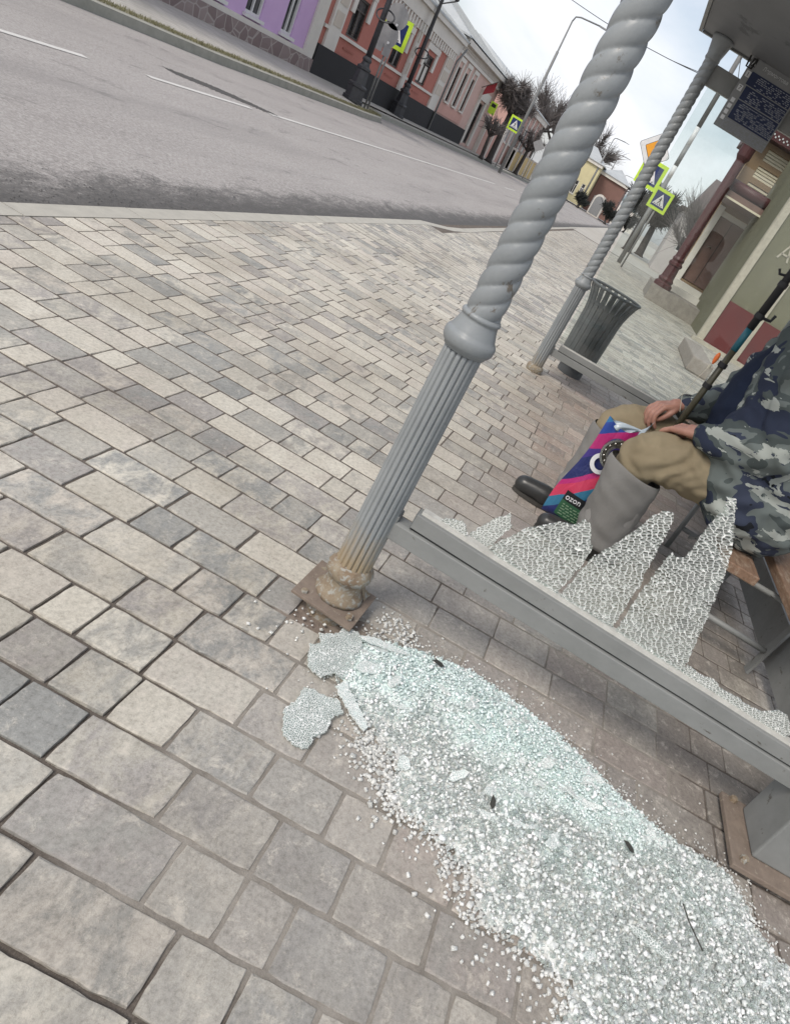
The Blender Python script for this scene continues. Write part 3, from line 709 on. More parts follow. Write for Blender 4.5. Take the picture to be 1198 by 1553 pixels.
while n < 34000:
    x, y = rr.uniform(.60, 1.62), rr.uniform(-1.42, .14)
    if not inpoly(x, y, HEAP): continue
    mt = mint_at(x, y); d = polydist(x, y, HEAP)
    if rr.random() > min(1, .25 + d / .05): continue
    h = heap_h(x, y)
    s_ = (rr.uniform(.0025, .006) if rr.random() < .85 else rr.uniform(.006, .010)) if mt > .5 else (rr.uniform(.004, .0085) if rr.random() < .9 else rr.uniform(.0085, .013))
    if y > -.35 and mt < .5: s_ *= .85
    z = h * rr.uniform(.72, 1.04) + s_ * .30
    c = lerp3(CLEAR, MINT, mt); k = rr.uniform(.84, 1.12)
    al = (.92 if rr.random() < .72 else .28) if mt > .5 else (.80 if rr.random() < .30 else .14)
    al += rr.uniform(-.08, .05)
    if rr.random() < .07: k, al = 1.3, .97
    pts.append((x, y, z, s_, tuple(min(.97, q * k) for q in c), al)); n += 1
# strays round the heap: dense at the rim, then thinning out
n = 0
while n < 2600:
    i = rr.randrange(len(HEAP)); a_, b_ = HEAP[i - 1], HEAP[i]; t = rr.random()
    x = a_[0] + (b_[0] - a_[0]) * t + rr.gauss(0, 1) * rr.choice([.012, .012, .03, .03, .07]); y = a_[1] + (b_[1] - a_[1]) * t + rr.gauss(0, 1) * rr.choice([.012, .012, .03, .03, .07])
    if x > 1.70: continue
    s_ = rr.uniform(.003, .009) * (1.15 if x < 1.15 else .75)
    pts.append((x, y, s_ * .35, s_, grey(rr, (.80, .80, .77)), rr.uniform(.45, .9))); n += 1
for (cx_, cy_, sg, k) in ((1.12, -.20, .05, 420), (1.17, -.09, .035, 220), (1.42, .22, .05, 26), (1.58, .0, .04, 160), (1.0, -.37, .03, 80)):
    for _ in range(k):
        s_ = rr.uniform(.004, .010); pts.append((rr.gauss(cx_, sg), rr.gauss(cy_, sg), s_ * .35, s_, grey(rr, (.78, .78, .75)), rr.uniform(.4, .85)))
V_, F_, A_ = granules('g', pts, rr)
# crushed core under the loose granules
xs = np.arange(.62, 1.62, .012); ys = np.arange(-1.4, .13, .012); idx = {}
for x in xs:
    for y in ys:
        h = heap_h(x, y)
        if h > .003:
            idx[(round(x / .012), round(y / .012))] = len(V_); mt = mint_at(x, y); V_.append((x + rr.uniform(-.004, .004), y + rr.uniform(-.004, .004), h * .80 + rr.uniform(-.002, .002)))
for (i, j), o in list(idx.items()):
    q = [(i, j), (i + 1, j), (i + 1, j + 1), (i, j + 1)]
    if all(t in idx for t in q):
        mt = mint_at(i * .012, j * .012)
        F_.append(tuple(idx[t] for t in q)); c = lerp3((.72, .735, .715), (.80, .93, .905), mt); k = rr.uniform(.8, 1.15)
        A_ += [(c[0] * k, c[1] * k, c[2] * k, 1)] * 4
emit('broken_glass', V_, F_, A_, M_GRAN, 'stuff')

# flat crackled sheets and slivers that came down in one piece
M_SHEET = crackle_mat('crackled_fallen_sheet', 190, .085, .36, (.60, .69, .665))
M_CLUMP = crackle_mat('crackled_clump', 200, .11, .62, (.80, .92, .895))
M_SLIV = mat('milky_glass_sliver', (.80, .90, .875), (.70, .79, .765), scale=30, rough=.18, spec=.8, bmp=.3)
def sheet(P, z, label, tilt=(0, 0), m=None, seed=0, name='glass_sheet', grp=None, th=.005, step=.006, amp=.0035):
    cx_ = sum(p[0] for p in P) / len(P); cy_ = sum(p[1] for p in P) / len(P)
    b = MB(); Q = jag(P, step, amp, seed)
    U = Vector((1, 0, tilt[0])); V = Vector((0, 1, tilt[1]))
    b.prism([(x - cx_, y - cy_) for x, y in Q], (cx_, cy_, z), U, V, -th / 2, th / 2)
    o = b.build(name, m or M_SHEET, origin=(cx_, cy_, z)); return tag(o, label, 'glass', grp)
sheet([(1.216, .10), (1.205, .122), (1.16, .118), (1.13, .128), (1.105, .120), (1.085, .108), (1.066, .098), (1.055, .062), (1.068, .038), (1.10, .040), (1.13, .022), (1.165, .030), (1.20, .012), (1.226, .040), (1.214, .062)], .012, 'rounded crackled glass sheet lying flat on bare pavers beside the heap', (.05, 0), seed=11)
sheet([(1.385, .168), (1.36, .150), (1.335, .172), (1.30, .158), (1.27, .138), (1.262, .10), (1.295, .085), (1.30, .055), (1.345, .045), (1.38, .062), (1.43, .058), (1.466, .09), (1.445, .128), (1.41, .135)], .020, 'crackled glass sheet leaning at the heap end below the rusty post foot', (.05, .06), seed=12)
sheet([(1.245, .06), (1.225, .03), (1.20, -.01), (1.185, -.05), (1.20, -.055), (1.235, -.01), (1.275, .05)], .022, 'narrow milky glass sheet between the two crackled sheets', (.1, .1), m=M_CLUMP, seed=13)
rs = random.Random(5)
def sliver(x, y, L, W, a, label, grp=None, dz=.004, m=None):
    ca_, sa_ = math.cos(a), math.sin(a)
    P = [(-L, -W * .3), (-L * .6, -W), (L * .5, -W * .8), (L, -W * .1), (L * .7, W * .7), (-L * .4, W)]
    P = [(x + u * ca_ - v_ * sa_, y + u * sa_ + v_ * ca_) for u, v_ in P]
    return sheet(P, heap_h(x, y) + dz, label, (rs.uniform(-.25, .25), rs.uniform(-.25, .25)), m or M_SLIV, rs.randrange(999), 'glass_sliver', grp, .0045, .012, .0012)
sliver(1.47, .01, .075, .012, -1.25, 'longest pale green glass sliver along the far edge of the heap', dz=.012, m=M_CLUMP)
sliver(1.36, .01, .045, .018, -1.0, 'short broad green glass piece near the crackled sheets', m=M_CLUMP)
sliver(1.19, -.29, .026, .013, -.9, 'thick white glass lump on the middle of the heap', dz=.01, m=M_CLUMP)
sliver(1.16, -.165, .020, .015, .4, 'white glass lump on the thin grey edge of the heap', dz=.008, m=M_CLUMP)
sliver(1.04, -.80, .055, .010, -1.95, 'straight grey glass bar lying across the lower heap', dz=.01, m=M_SHEET)
for k in range(64):
    for _ in range(40):
        x, y = rs.uniform(.75, 1.58), rs.uniform(-1.2, .05)
        if inpoly(x, y, HEAP) and polydist(x, y, HEAP) > .045 and (mint_at(x, y) > .3 or k % 3 == 0): break
    n_ = rs.randint(6, 9); L_, W_ = rs.uniform(.012, .034), rs.uniform(.007, .015); a_ = rs.uniform(-1.9, -.5); P = []
    for q in range(n_):
        t = 2 * PI * q / n_; u, v_ = L_ * math.cos(t) * rs.uniform(.7, 1.15), W_ * math.sin(t) * rs.uniform(.6, 1.2); P.append((x + u * math.cos(a_) - v_ * math.sin(a_), y + u * math.sin(a_) + v_ * math.cos(a_)))
    sheet(P, heap_h(x, y) + .001, 'small crackled glass clump half sunk in the shattered glass heap', (rs.uniform(-.3, .3), rs.uniform(-.3, .3)), M_CLUMP, rs.randrange(999), 'glass_clump', 'clumps in the glass heap', .005, .005, .0016)
# leaf bits and a twig in the glass
M_LEAF = plain('dry_leaf', (.045, .045, .04), .9)
def leaf(x, y, s_, a, label):
    b = MB(); z = heap_h(x, y) + .012
    b.prism([(-s_, 0), (-s_ * .5, -s_ * .35), (s_ * .3, -s_ * .4), (s_, .1 * s_), (s_ * .4, s_ * .25), (-s_ * .4, s_ * .4)], (x, y, z), (math.cos(a), math.sin(a), .25), (-math.sin(a), math.cos(a), -.1), 0, .0015)
    tag(b.build('leaf', M_LEAF, origin=(x, y, z)), label, 'leaf')
leaf(1.505, -.14, .021, 1.9, 'dark leaf scrap on the far end of the glass heap near the post')
leaf(1.165, -.385, .017, .2, 'small dark leaf scrap in the middle of the glass heap')
leaf(1.255, -.745, .019, 1.2, 'dark leaf scrap near the right rim of the glass heap')
b = MB(); b.tube([(1.17, -.885, .052), (1.13, -.895, .055), (1.08, -.93, .05)], .0018, 6); tag(b.build('twig', M_LEAF, origin=(1.13, -.895, .05)), 'thin dark twig lying across the lower glass heap', 'twig')
# ------------------------------------------------------------------ bench
def wood(name, c1, c2):
    m, nt, bs, out = new_mat(name); v = coords(nt, (2, 26, 26))
    col = ramp(nt, noise(nt, v, 2.2, 8, .7, .6), [(.30, c1), (.5, c2), (.72, tuple(x * 1.25 for x in c2))]).outputs[0]
    w_ = ramp(nt, noise(nt, coords(nt, (5, 14, 14)), 3, 9, .75), [(.50, (0, 0, 0)), (.66, (.7, .7, .7))]).outputs[0]
    col = mixc(nt, w_, col, (.40, .34, .27))
    nt.links.new(col, bs.inputs['Base Color']); bs.inputs['Roughness'].default_value = .62
    bump(nt, bs, noise(nt, v, 3, 8, .8), .5, .003); return m
M_WOOD = wood('worn_bench_wood', (.13, .075, .045), (.21, .13, .085))
bench = thing('bench', (3.2, -1.15, 0), 'wooden plank bench on grey pipe legs inside the bus shelter', 'bench')
ZS = .40
for (y0, y1) in ((-1.085, -.945), ):
    b = MB(); b.bx(2.45, 4.75, y0, y1, ZS - .04, ZS); b.build('seat_plank', M_WOOD, bench, bevel=.004)
b = MB(); ax = Matrix.Rotation(math.radians(14), 3, 'X'); b.box((3.6, -1.40, .66), (2.3, .035, .17), ax); b.build('backrest_plank', M_WOOD, bench, bevel=.004)
b = MB(); b.bx(2.22, 4.75, -1.345, -1.185, ZS - .02, ZS + .02); b.build('seat_plank', M_WOOD, bench, bevel=.004)
for x in (2.53, 3.35, 4.6):
    b = MB(); b.tube([(x, -.985, .36), (x, -.985, .0)], .014, 12); b.build('leg', M_RAIL, bench, smooth=True)
    b = MB(); b.box((x, -1.36, .36), (.045, .012, .72), Matrix.Rotation(math.radians(5), 3, 'X')); b.build('leg', M_RAIL, bench)
    b = MB(); b.tube([(x, -.985, .13), (x, -1.36, .12)], .013, 12); b.build('stretcher', M_RAIL, bench, smooth=True)
    b = MB(); b.tube([(x, -.97, .345), (x, -1.38, .345)], .012, 10); b.build('seat_bearer', M_RAIL, bench, smooth=True)
b = MB(); pts = [(2.93, -.915 + .055 * math.cos(t), .33 + .085 * math.sin(t)) for t in np.linspace(PI * 1.5, PI * .5, 12)]
b.tube(pts, .010, 8); b.build('curved_bracket', M_RAIL, bench, smooth=True)
b = MB(); b.box((2.78, -1.20, .44), (.03, .14, .012), Matrix.Rotation(math.radians(-50), 3, 'X')); b.build('back_bracket', M_RUSTP, bench)

# ------------------------------------------------------------------ litter bin (seen through the far pane)
M_BIN = mat('dark_bin_metal', (.105, .112, .118), (.07, .076, .082), scale=9, rough=.5, spots=(.22, .225, .225), spot_lo=.60, spot_hi=.72, bmp=.2)
BX, BY = 5.82, -.14
bn = thing('litter_bin', (BX, BY, 0), 'dark slatted litter bin with flared rim behind the far shelter post', 'litter bin')
def binr(z):
    t = max(0, (z - .50) / .235); return .148 + .02 * z + .052 * t * t
b = MB(); b.lathe([(.09, .10), (.128, .11), (.143, .5), (.156, .60), (.148, .60), (.11, .13)], (BX, BY, 0), n=28); b.build('liner', M_BIN, bn, smooth=True)
for k in range(22):
    q = 2 * PI * k / 22; d = Vector((math.cos(q), math.sin(q), 0)); t_ = Vector((-math.sin(q), math.cos(q), 0)); b = MB(); vs_ = []
    zs = [.11, .3, .45, .52, .58, .64, .70, .735]
    for z in zs:
        r = binr(z); wd = .0155
        for s_, o_ in ((-1, 0), (1, 0), (1, .006), (-1, .006)): p = Vector((BX, BY, z)) + d * (r + o_) + t_ * s_ * (.0208 - .010 * max(0, z - .5)); vs_.append(p)
    fs = [(i * 4 + j, i * 4 + (j + 1) % 4, i * 4 + 4 + (j + 1) % 4, i * 4 + 4 + j) for i in range(len(zs) - 1) for j in range(4)] + [(3, 2, 1, 0), (28, 29, 30, 31)]
    b.add(vs_, fs); b.build('slat', M_BIN, bn)
b = MB(); b.tube([(BX + .219 * math.cos(q), BY + .219 * math.sin(q), .738) for q in np.linspace(0, 2 * PI, 40)], .011, 8, False); b.build('rim', M_BIN, bn, smooth=True)
b = MB(); b.lathe([(.11, 0), (.11, .07), (.10, .10)], (BX, BY, 0), n=28); b.build('base', M_BIN, bn)

# ------------------------------------------------------------------ timetable board hung on the top beam
M_BOARD = plain('board_grey', (.24, .25, .255), .5); M_BLUE = plain('board_navy', (.018, .028, .075), .5); M_LET = plain('board_lettering', (.66, .68, .70), .6); M_BLK = plain('board_black', (.02, .02, .022), .5)
bd = thing('timetable_board', (5.205, -.27, 2.18), 'grey and navy bus timetable board hanging below the shelter roof', 'timetable')
b = MB(); b.bx(5.205, 5.225, -.46, -.095, 1.965, 2.375); b.build('panel', M_BOARD, bd, bevel=.002)
# four numbered rows on the navy field, heading above, small print below
b = MB()
for z0, z1 in ((2.232, 2.305), (2.150, 2.226), (2.035, 2.144)): b.bx(5.2025, 5.2049, -.450, -.150 + (.012 if z0 > 2.2 else 0), z0, z1)
b.build('timetable_field', M_BLUE, bd)
Ub, Vb = (0, -1, 0), (0, 0, 1)
b = MB(); b.bx(5.2025, 5.2049, -.135, -.103, 2.325, 2.368); bx_ = b.build('stop_symbol', M_BLK, bd)
text_mesh('А', .042, (5.2018, -.1065, 2.3305), Ub, Vb, 'stop_letter', M_LET, bd)
text_mesh('Лермонтова', .030, (5.2018, -.185, 2.335), Ub, Vb, 'stop_name', M_LET, bd)
for s_, z in (('1', 2.268), ('7', 2.187)):
    b = MB(); b.bx(5.2025, 5.2049, -.136, -.106, z - .004, z + .030); b.build('route_box', M_LET, bd)
    text_mesh(s_, .034, (5.2018, -.112, z + .001), Ub, Vb, 'route_number', M_BLK, bd)
for z in (2.117, 2.082, 2.047, 2.012):
    b = MB(); b.bx(5.2025, 5.2049, -.134, -.110, z - .002, z + .022); b.bx(5.2019, 5.2025, -.128, -.116, z + .004, z + .016); b.build('route_box', M_LET, bd)
rt = random.Random(8)
b = MB()
for z0, z1, y0 in ((2.238, 2.296, -.19), (2.156, 2.215, -.19), (2.045, 2.135, -.175), (1.972, 2.024, -.135)):
    z = z1
    while z > z0:
        y = y0
        while y > -.44:
            L = rt.uniform(.006, .022)
            if rt.random() < .72: b.bx(5.2016, 5.2024, y - L, y, z - .0042, z)
            y -= L + rt.uniform(.003, .008)
        z -= .0095
b.build('small_print', plain('board_print', (.30, .32, .36), .6), bd)['kind'] = 'stuff'

# ------------------------------------------------------------------ seated man
def skin_blob(chains, voxel, smooth=6, name='blob'):
    """union of tapered limbs: every chain is a list of (point, radius[, squash]); voxel-remeshed to one continuous surface"""
    b = MB()
    for ch in chains:
        pts = [Vector(c[0]) for c in ch]; rs = [c[1] for c in ch]
        P, R = [], []
        for i in range(len(pts) - 1):
            n = max(2, int((pts[i + 1] - pts[i]).length / max(.004, min(rs[i], rs[i + 1]) * .6)))
            for k in range(n):
                t = k / n; P.append(pts[i].lerp(pts[i + 1], t)); R.append(rs[i] * (1 - t) + rs[i + 1] * t)
        P.append(pts[-1]); R.append(rs[-1])
        if len(P) > 4:                                              # round the joints
            for _ in range(2): P = [P[0]] + [(P[i - 1] + P[i] * 2 + P[i + 1]) / 4 for i in range(1, len(P) - 1)] + [P[-1]]
        d0 = (P[0] - P[1]).normalized() if len(P) > 1 else Vector((0, 0, 1)); d1 = (P[-1] - P[-2]).normalized() if len(P) > 1 else Vector((0, 0, 1))
        A = [(P[0] + d0 * R[0] * s_, R[0] * math.sqrt(max(0, 1 - s_ * s_))) for s_ in (.98, .85, .6, .3)]
        Z = [(P[-1] + d1 * R[-1] * s_, R[-1] * math.sqrt(max(0, 1 - s_ * s_))) for s_ in (.3, .6, .85, .98)]
        allp = A + list(zip(P, R)) + Z
        b.tube([p for p, _ in allp], [r for _, r in allp], 16)
    me = bpy.data.meshes.new(name); me.from_pydata(b.v, [], b.f); o = bpy.data.objects.new(name, me); C.objects.link(o)
    md = o.modifiers.new('r', 'REMESH'); md.mode = 'VOXEL'; md.voxel_size = voxel
    ms = o.modifiers.new('s', 'SMOOTH'); ms.factor = .5; ms.iterations = smooth
    dg = bpy.context.evaluated_depsgraph_get(); dg.update()
    m2 = bpy.data.meshes.new_from_object(o.evaluated_get(dg)); bpy.data.objects.remove(o)
    return m2
def put(me, name, m, parent, fold=None):
    if fold:
        n = len(me.vertices); co = np.empty(n * 3); me.vertices.foreach_get('co', co); no = np.empty(n * 3); me.vertices.foreach_get('normal', no)
        co = co.reshape(-1, 3); no = no.reshape(-1, 3)
        co += no * fold(co)[:, None]; me.vertices.foreach_set('co', co.ravel()); me.update()
    org = Vector(parent['_o']); me.transform(Matrix.Translation(-org))
    me.polygons.foreach_set('use_smooth', [True] * len(me.polygons)); me.materials.clear(); me.materials.append(m)
    o = bpy.data.objects.new(name, me); C.objects.link(o); o.parent = parent; o['_o'] = tuple(org); return o
def ellip(c, r, n=8):
    """vertical stack of spheres for an ellipsoid-like chain"""
    return [((c[0], c[1], c[2] + r[2] * t), r[0] * math.sqrt(max(.05, 1 - t * t)) + .0) for t in np.linspace(-.85, .85, n)]
def wave(fr, amp, ph=0, ax=(1, 1, 1)):
    return lambda co: amp * (np.sin(co[:, 0] * fr * ax[0] + 3 * np.sin(co[:, 2] * fr * .6 + ph)) * np.sin(co[:, 2] * fr * ax[2] * 1.1 + 2.2 * np.sin(co[:, 1] * fr * .7 + ph)) + .5 * np.sin(co[:, 1] * fr * 2.1 * ax[1] + 2 * np.sin(co[:, 2] * fr * 1.7)))
M_SKIN, nt, bs, out = new_mat('skin'); v = coords(nt)
nt.links.new(ramp(nt, noise(nt, v, 30, 5, .6), [(.3, (.44, .235, .175)), (.7, (.33, .165, .125))]).outputs[0], bs.inputs['Base Color']); bs.inputs['Roughness'].default_value = .5
bs.inputs['Subsurface Weight'].default_value = .12; bs.inputs['Subsurface Radius'].default_value = (.01, .004, .002); bump(nt, bs, noise(nt, v, 180, 5, .7), .25, .001)
def camo():
    m, nt, bs, out = new_mat('camouflage_cloth'); v = coords(nt, (1.5, 1, 1.7))
    n1 = noise(nt, v, 3.4, 3, .55, .7); n2 = noise(nt, coords(nt, (.8, 1.0, 2.1)), 4.2, 5, .6, .7)
    base = ramp(nt, n1, [(0, (.026, .034, .062)), (.43, (.075, .092, .092)), (.52, (.15, .175, .17)), (.60, (.042, .052, .085)), (.67, (.014, .017, .022))], 'CONSTANT').outputs[0]
    li = ramp(nt, n2, [(0, (0, 0, 0)), (.56, (1, 1, 1)), (.66, (0, 0, 0))], 'CONSTANT').outputs[0]
    nt.links.new(mixc(nt, li, base, (.40, .43, .40)), bs.inputs['Base Color']); bs.inputs['Roughness'].default_value = .8; bs.inputs['Specular IOR Level'].default_value = .25
    h = N(nt, 'ShaderNodeMath', _operation='ADD'); nt.links.new(noise(nt, v, 9, 3, .5, .8), h.inputs[0]); nt.links.new(noise(nt, v, 320, 2, .5), h.inputs[1])
    bump(nt, bs, h.outputs[0], .5, .010); return m
M_CAMO = camo()
def cloth(name, c1, c2, sc_=7, st=(1, 1, 1)):
    m, nt, bs, out = new_mat(name); v = coords(nt, st)
    nt.links.new(ramp(nt, noise(nt, v, sc_, 6, .6), [(.3, c1), (.7, c2)]).outputs[0], bs.inputs['Base Color']); bs.inputs['Roughness'].default_value = .85; bs.inputs['Specular IOR Level'].default_value = .2
    h = N(nt, 'ShaderNodeMath', _operation='ADD'); nt.links.new(noise(nt, v, 12, 4, .55, 1.), h.inputs[0]); nt.links.new(noise(nt, v, 420, 2, .5), h.inputs[1])
    bump(nt, bs, h.outputs[0], .45, .008); return m
M_KHAKI = cloth('khaki_trouser_cloth', (.30, .25, .165), (.245, .20, .13)); M_GAIT = cloth('grey_rubberised_cloth', (.25, .245, .235), (.20, .195, .185), 4)
M_NAVY = cloth('navy_knit', (.020, .030, .060), (.014, .02, .042)); M_BOOT = plain('black_rubber', (.032, .033, .033), .32); M_SOLE = plain('boot_sole', (.05, .047, .042), .8); M_CAP = plain('dark_cap', (.03, .032, .04), .9); M_HAIR = plain('grey_hair', (.20, .19, .18), .8)
man = thing('person', (2.80, -.85, 0), 'seated person in blue grey camouflage jacket and khaki trousers holding a fishing rod', 'person')
hipL, hipR = (2.70, -.99, .585), (2.90, -.99, .585); kL, kR = (2.665, -.485, .53), (2.965, -.395, .53); aL, aR = (2.70, -.525, .10), (2.955, -.375, .10)
shL, shR = (2.58, -.82, 1.08), (3.02, -.80, 1.07); eL, eR = (2.50, -.865, .81), (3.07, -.74, .80); wL, wR = (2.645, -.61, .712), (2.915, -.545, .725)
hdL, hdR = (2.70, -.535, .678), (2.885, -.475, .690)
def hand(w_, h, side):
    """palm, four curled fingers and a thumb; fingers hang over and close round what is held between the hands"""
    w_, h = Vector(w_), Vector(h); d = (h - w_).normalized(); sx = Vector((side, 0, 0)); sx = (sx - d * sx.dot(d)).normalized(); dn = d.cross(sx)
    dn = dn if dn.z < 0 else -dn
    ch = [[(w_ - d * .02, .027), (w_, .026), (w_ + d * .03, .029)]]
    pl = .092
    for k in range(4):
        u = (k - 1.5) * .0200
        ch.append([(w_ + d * .01 + sx * u * .8, .017), (w_ + d * pl + sx * u * 1.15, .0135)])
        L = (.046, .052, .048, .038)[k if side > 0 else 3 - k]
        p0 = w_ + d * pl + sx * u * 1.15; cu = .35 + .12 * k
        p1 = p0 + (d * math.cos(cu) + dn * math.sin(cu)) * L
        p2 = p1 + (d * math.cos(cu + .75) + dn * math.sin(cu + .75)) * L * .7
        p3 = p2 + (d * math.cos(cu + 1.25) + dn * math.sin(cu + 1.25)) * L * .5
        ch.append([(p0, .0118), (p1, .0105), (p2, .0095), (p3, .008)])
    t0 = w_ + d * .025 + sx * .026; t1 = t0 + d * .036 + sx * .014 + dn * .022; t2 = t1 + d * .030 - sx * .006 + dn * .020; t3 = t2 + d * .02 - sx * .012 + dn * .012
    ch.append([(t0, .016), (t1, .0135), (t2, .0115), (t3, .009)])
    return ch
neck, head = (2.80, -.775, 1.22), (2.80, -.72, 1.375)
body = [[(hipL, .075), (kL, .06), (aL, .045)], [(hipR, .075), (kR, .06), (aR, .045)], [((2.80, -1.0, .60), .11), ((2.80, -.93, .80), .135), ((2.80, -.85, 1.05), .13), (neck, .06)],
        [(shL, .075), (eL, .05), (wL, .033)], [(shR, .075), (eR, .05), (wR, .033)], [((2.66, -.83, 1.09), .08), ((2.94, -.81, 1.09), .08)],
        [(neck, .058), ((2.80, -.755, 1.30), .06)],
        [((2.80, -.765, 1.415), .088), ((2.80, -.715, 1.40), .085)], [((2.80, -.715, 1.36), .072), ((2.80, -.665, 1.315), .045)], [((2.80, -.69, 1.425), .07), ((2.80, -.665, 1.40), .05)],
        [((2.80, -.635, 1.395), .013), ((2.80, -.608, 1.362), .016)], [((2.785, -.618, 1.357), .011), ((2.815, -.618, 1.357), .011)],   # nose
        [((2.775, -.630, 1.325), .010), ((2.825, -.630, 1.325), .010)], [((2.768, -.640, 1.413), .012), ((2.832, -.640, 1.413), .012)], # lips, brow
        [((2.712, -.735, 1.40), .014), ((2.705, -.742, 1.365), .012)], [((2.888, -.735, 1.40), .014), ((2.895, -.742, 1.365), .012)]]    # ears
body += hand(wL, hdL, 1) + hand(wR, hdR, -1)
bodyo = put(skin_blob(body, .0042, 3), 'body', M_SKIN, man)
for x in (2.770, 2.830):
    b = MB(); b.lathe([(.0, -.009), (.006, -.0075), (.009, 0), (.006, .0075), (.0, .009)], (x, -.641, 1.392), n=10); b.build('eye', plain('eye_white', (.5, .48, .45), .2), man, smooth=True)
put(skin_blob([[((2.80, -.775, 1.44), .097), ((2.80, -.725, 1.445), .094)], [((2.80, -.79, 1.40), .08), ((2.80, -.80, 1.36), .065)]], .006), 'hair', M_HAIR, man)
put(skin_blob([[((2.80, -.77, 1.475), .096), ((2.80, -.71, 1.475), .092)], [((2.80, -.66, 1.455), .055), ((2.80, -.59, 1.445), .04)]], .006), 'cap', M_CAP, man)
# trousers: khaki to the knee, wide grey rubberised shin covers below
put(skin_blob([[((2.69, -1.0, .57), .115), ((2.672, -.74, .582), .110), ((2.664, -.565, .562), .106), ((2.660, -.485, .528), .103), ((2.664, -.486, .47), .092), ((2.668, -.497, .42), .080)], [((2.92, -1.0, .53), .135), ((2.94, -.70, .565), .118), ((2.96, -.46, .55), .104), ((2.968, -.39, .52), .098), ((2.966, -.375, .46), .094), ((2.962, -.38, .41), .09)], [((2.70, -1.0, .56), .12), ((2.90, -1.0, .56), .12)]], .008),
    'trousers', M_KHAKI, man, lambda co: wave(34, .0045)(co) + .0035 * np.sin(co[:, 1] * 120 + 5 * np.sin(co[:, 2] * 22)) * np.exp(-((co[:, 1] + .62) / .07) ** 2) + .006 * np.exp(-((co[:, 1] + .58) / .05) ** 2) * np.sin(co[:, 2] * 60 + co[:, 1] * 50))
def shin(k, a, dx, top):
    b = MB(); nq = 36; vs_ = []; lv = [(top, 1.0), (top - .012, 1.035)] + [(top - .03 - k * (top - .125) / 24, 1.03 - .16 * k / 24) for k in range(24)] + [(.09, .86)]
    for z, s_ in lv + [(.09, .80), (top - .05, .95), (top - .012, .96)]:
        t = (z - .09) / (top - .09); cx_ = a[0] + (k[0] - a[0]) * t; cy_ = a[1] + (k[1] - a[1]) * t - dx * (1 - t) + .0
        for j in range(nq):
            q = 2 * PI * j / nq; r = .119 * s_ * (1 + .030 * math.sin(3 * q + z * 20) + .018 * math.sin(5 * q - z * 31) + .030 * math.sin(z * 62 + 2.2 * math.sin(q * 2 + 1)) * math.exp(-((z - .19) / .09) ** 2) + .012 * math.sin(z * 95 + q * 3)); tilt = .012 * math.sin(q) * t ** 3
            vs_.append((cx_ + r * .92 * math.cos(q), cy_ + r * math.sin(q), z + tilt))
    n = len(lv) + 3; fs = [(i * nq + j, i * nq + (j + 1) % nq, (i + 1) * nq + (j + 1) % nq, (i + 1) * nq + j) for i in range(n - 1) for j in range(nq)]
    b.add(vs_, fs); return b
shin((2.668, -.497), (2.70, -.530), .0, .462).build('shin_cover', M_GAIT, man, smooth=True)
sc2 = shin((2.966, -.385), (2.955, -.375), .0, .462); sc2.v = [(x, -.38 + (y + .38) * .88, z) for x, y, z in sc2.v]; sc2.build('shin_cover', M_GAIT, man, smooth=True)
for (ax_, ay_) in ((2.70, -.50), (2.955, -.345)):
    bt = put(skin_blob([[((ax_, ay_ - .03, .16), .062), ((ax_, ay_ - .03, .09), .058), ((ax_, ay_ - .035, .052), .046)], [((ax_, ay_ - .035, .05), .045), ((ax_, ay_ + .08, .054), .050), ((ax_, ay_ + .185, .048), .044)], [((ax_ - .012, ay_ + .08, .04), .038), ((ax_ + .012, ay_ + .17, .04), .036)]], .006), 'boot', M_BOOT, man)
    b = MB(); P = [(.046 * math.cos(t) * (1.0 if math.sin(t) < 0 else 1.12), .155 * math.sin(t)) for t in np.linspace(0, 2 * PI, 28)[:-1]]
    b.prism(P, (ax_, ay_ + .07, 0), (1, 0, 0), (0, 1, 0), .0015, .02); b.build('sole', M_SOLE, bt)
# navy jumper, then the open camouflage jacket over it
put(skin_blob([[((2.85, -.92, .60), .17), ((2.85, -.83, .76), .19), ((2.85, -.79, .95), .165), ((2.82, -.80, 1.12), .11)]], .008), 'jumper', M_NAVY, man, wave(26, .003))
jk = [[((2.72, -1.02, .57), .195), ((2.70, -.94, .72), .195), ((2.70, -.85, .93), .182), ((2.73, -.80, 1.07), .14), ((2.78, -.77, 1.16), .095)], [((2.90, -1.06, .58), .18), ((2.90, -1.0, .75), .18), ((2.90, -.90, .95), .165), ((2.86, -.83, 1.10), .12)],
      [((2.64, -.90, .565), .150), ((2.62, -.84, .62), .14), ((2.63, -.78, .80), .125)],
      [((2.66, -.84, 1.10), .10), ((2.94, -.82, 1.09), .10)], [(shL, .105), (eL, .098), ((2.585, -.72, .745), .078), ((2.632, -.635, .716), .052)], [(shR, .10), (eR, .092), ((2.98, -.64, .755), .072), ((2.925, -.565, .728), .050)]]
put(skin_blob(jk, .008), 'jacket', M_CAMO, man, lambda co: wave(30, .0055)(co) + .004 * np.sin(co[:, 2] * 70 + 6 * co[:, 0]) * (np.abs(co[:, 0] - 2.8) > .18))
put(skin_blob([[((2.70 + .02 * math.cos(t), -.80 + .0 * t, 1.16), .045) for t in (0, .1)], [((2.72, -.83, 1.18), .04), ((2.74, -.74, 1.19), .038), ((2.80, -.70, 1.17), .032), ((2.86, -.74, 1.18), .038), ((2.88, -.83, 1.18), .042), ((2.80, -.90, 1.19), .045), ((2.72, -.83, 1.18), .04)]], .007), 'collar', M_NAVY, man)
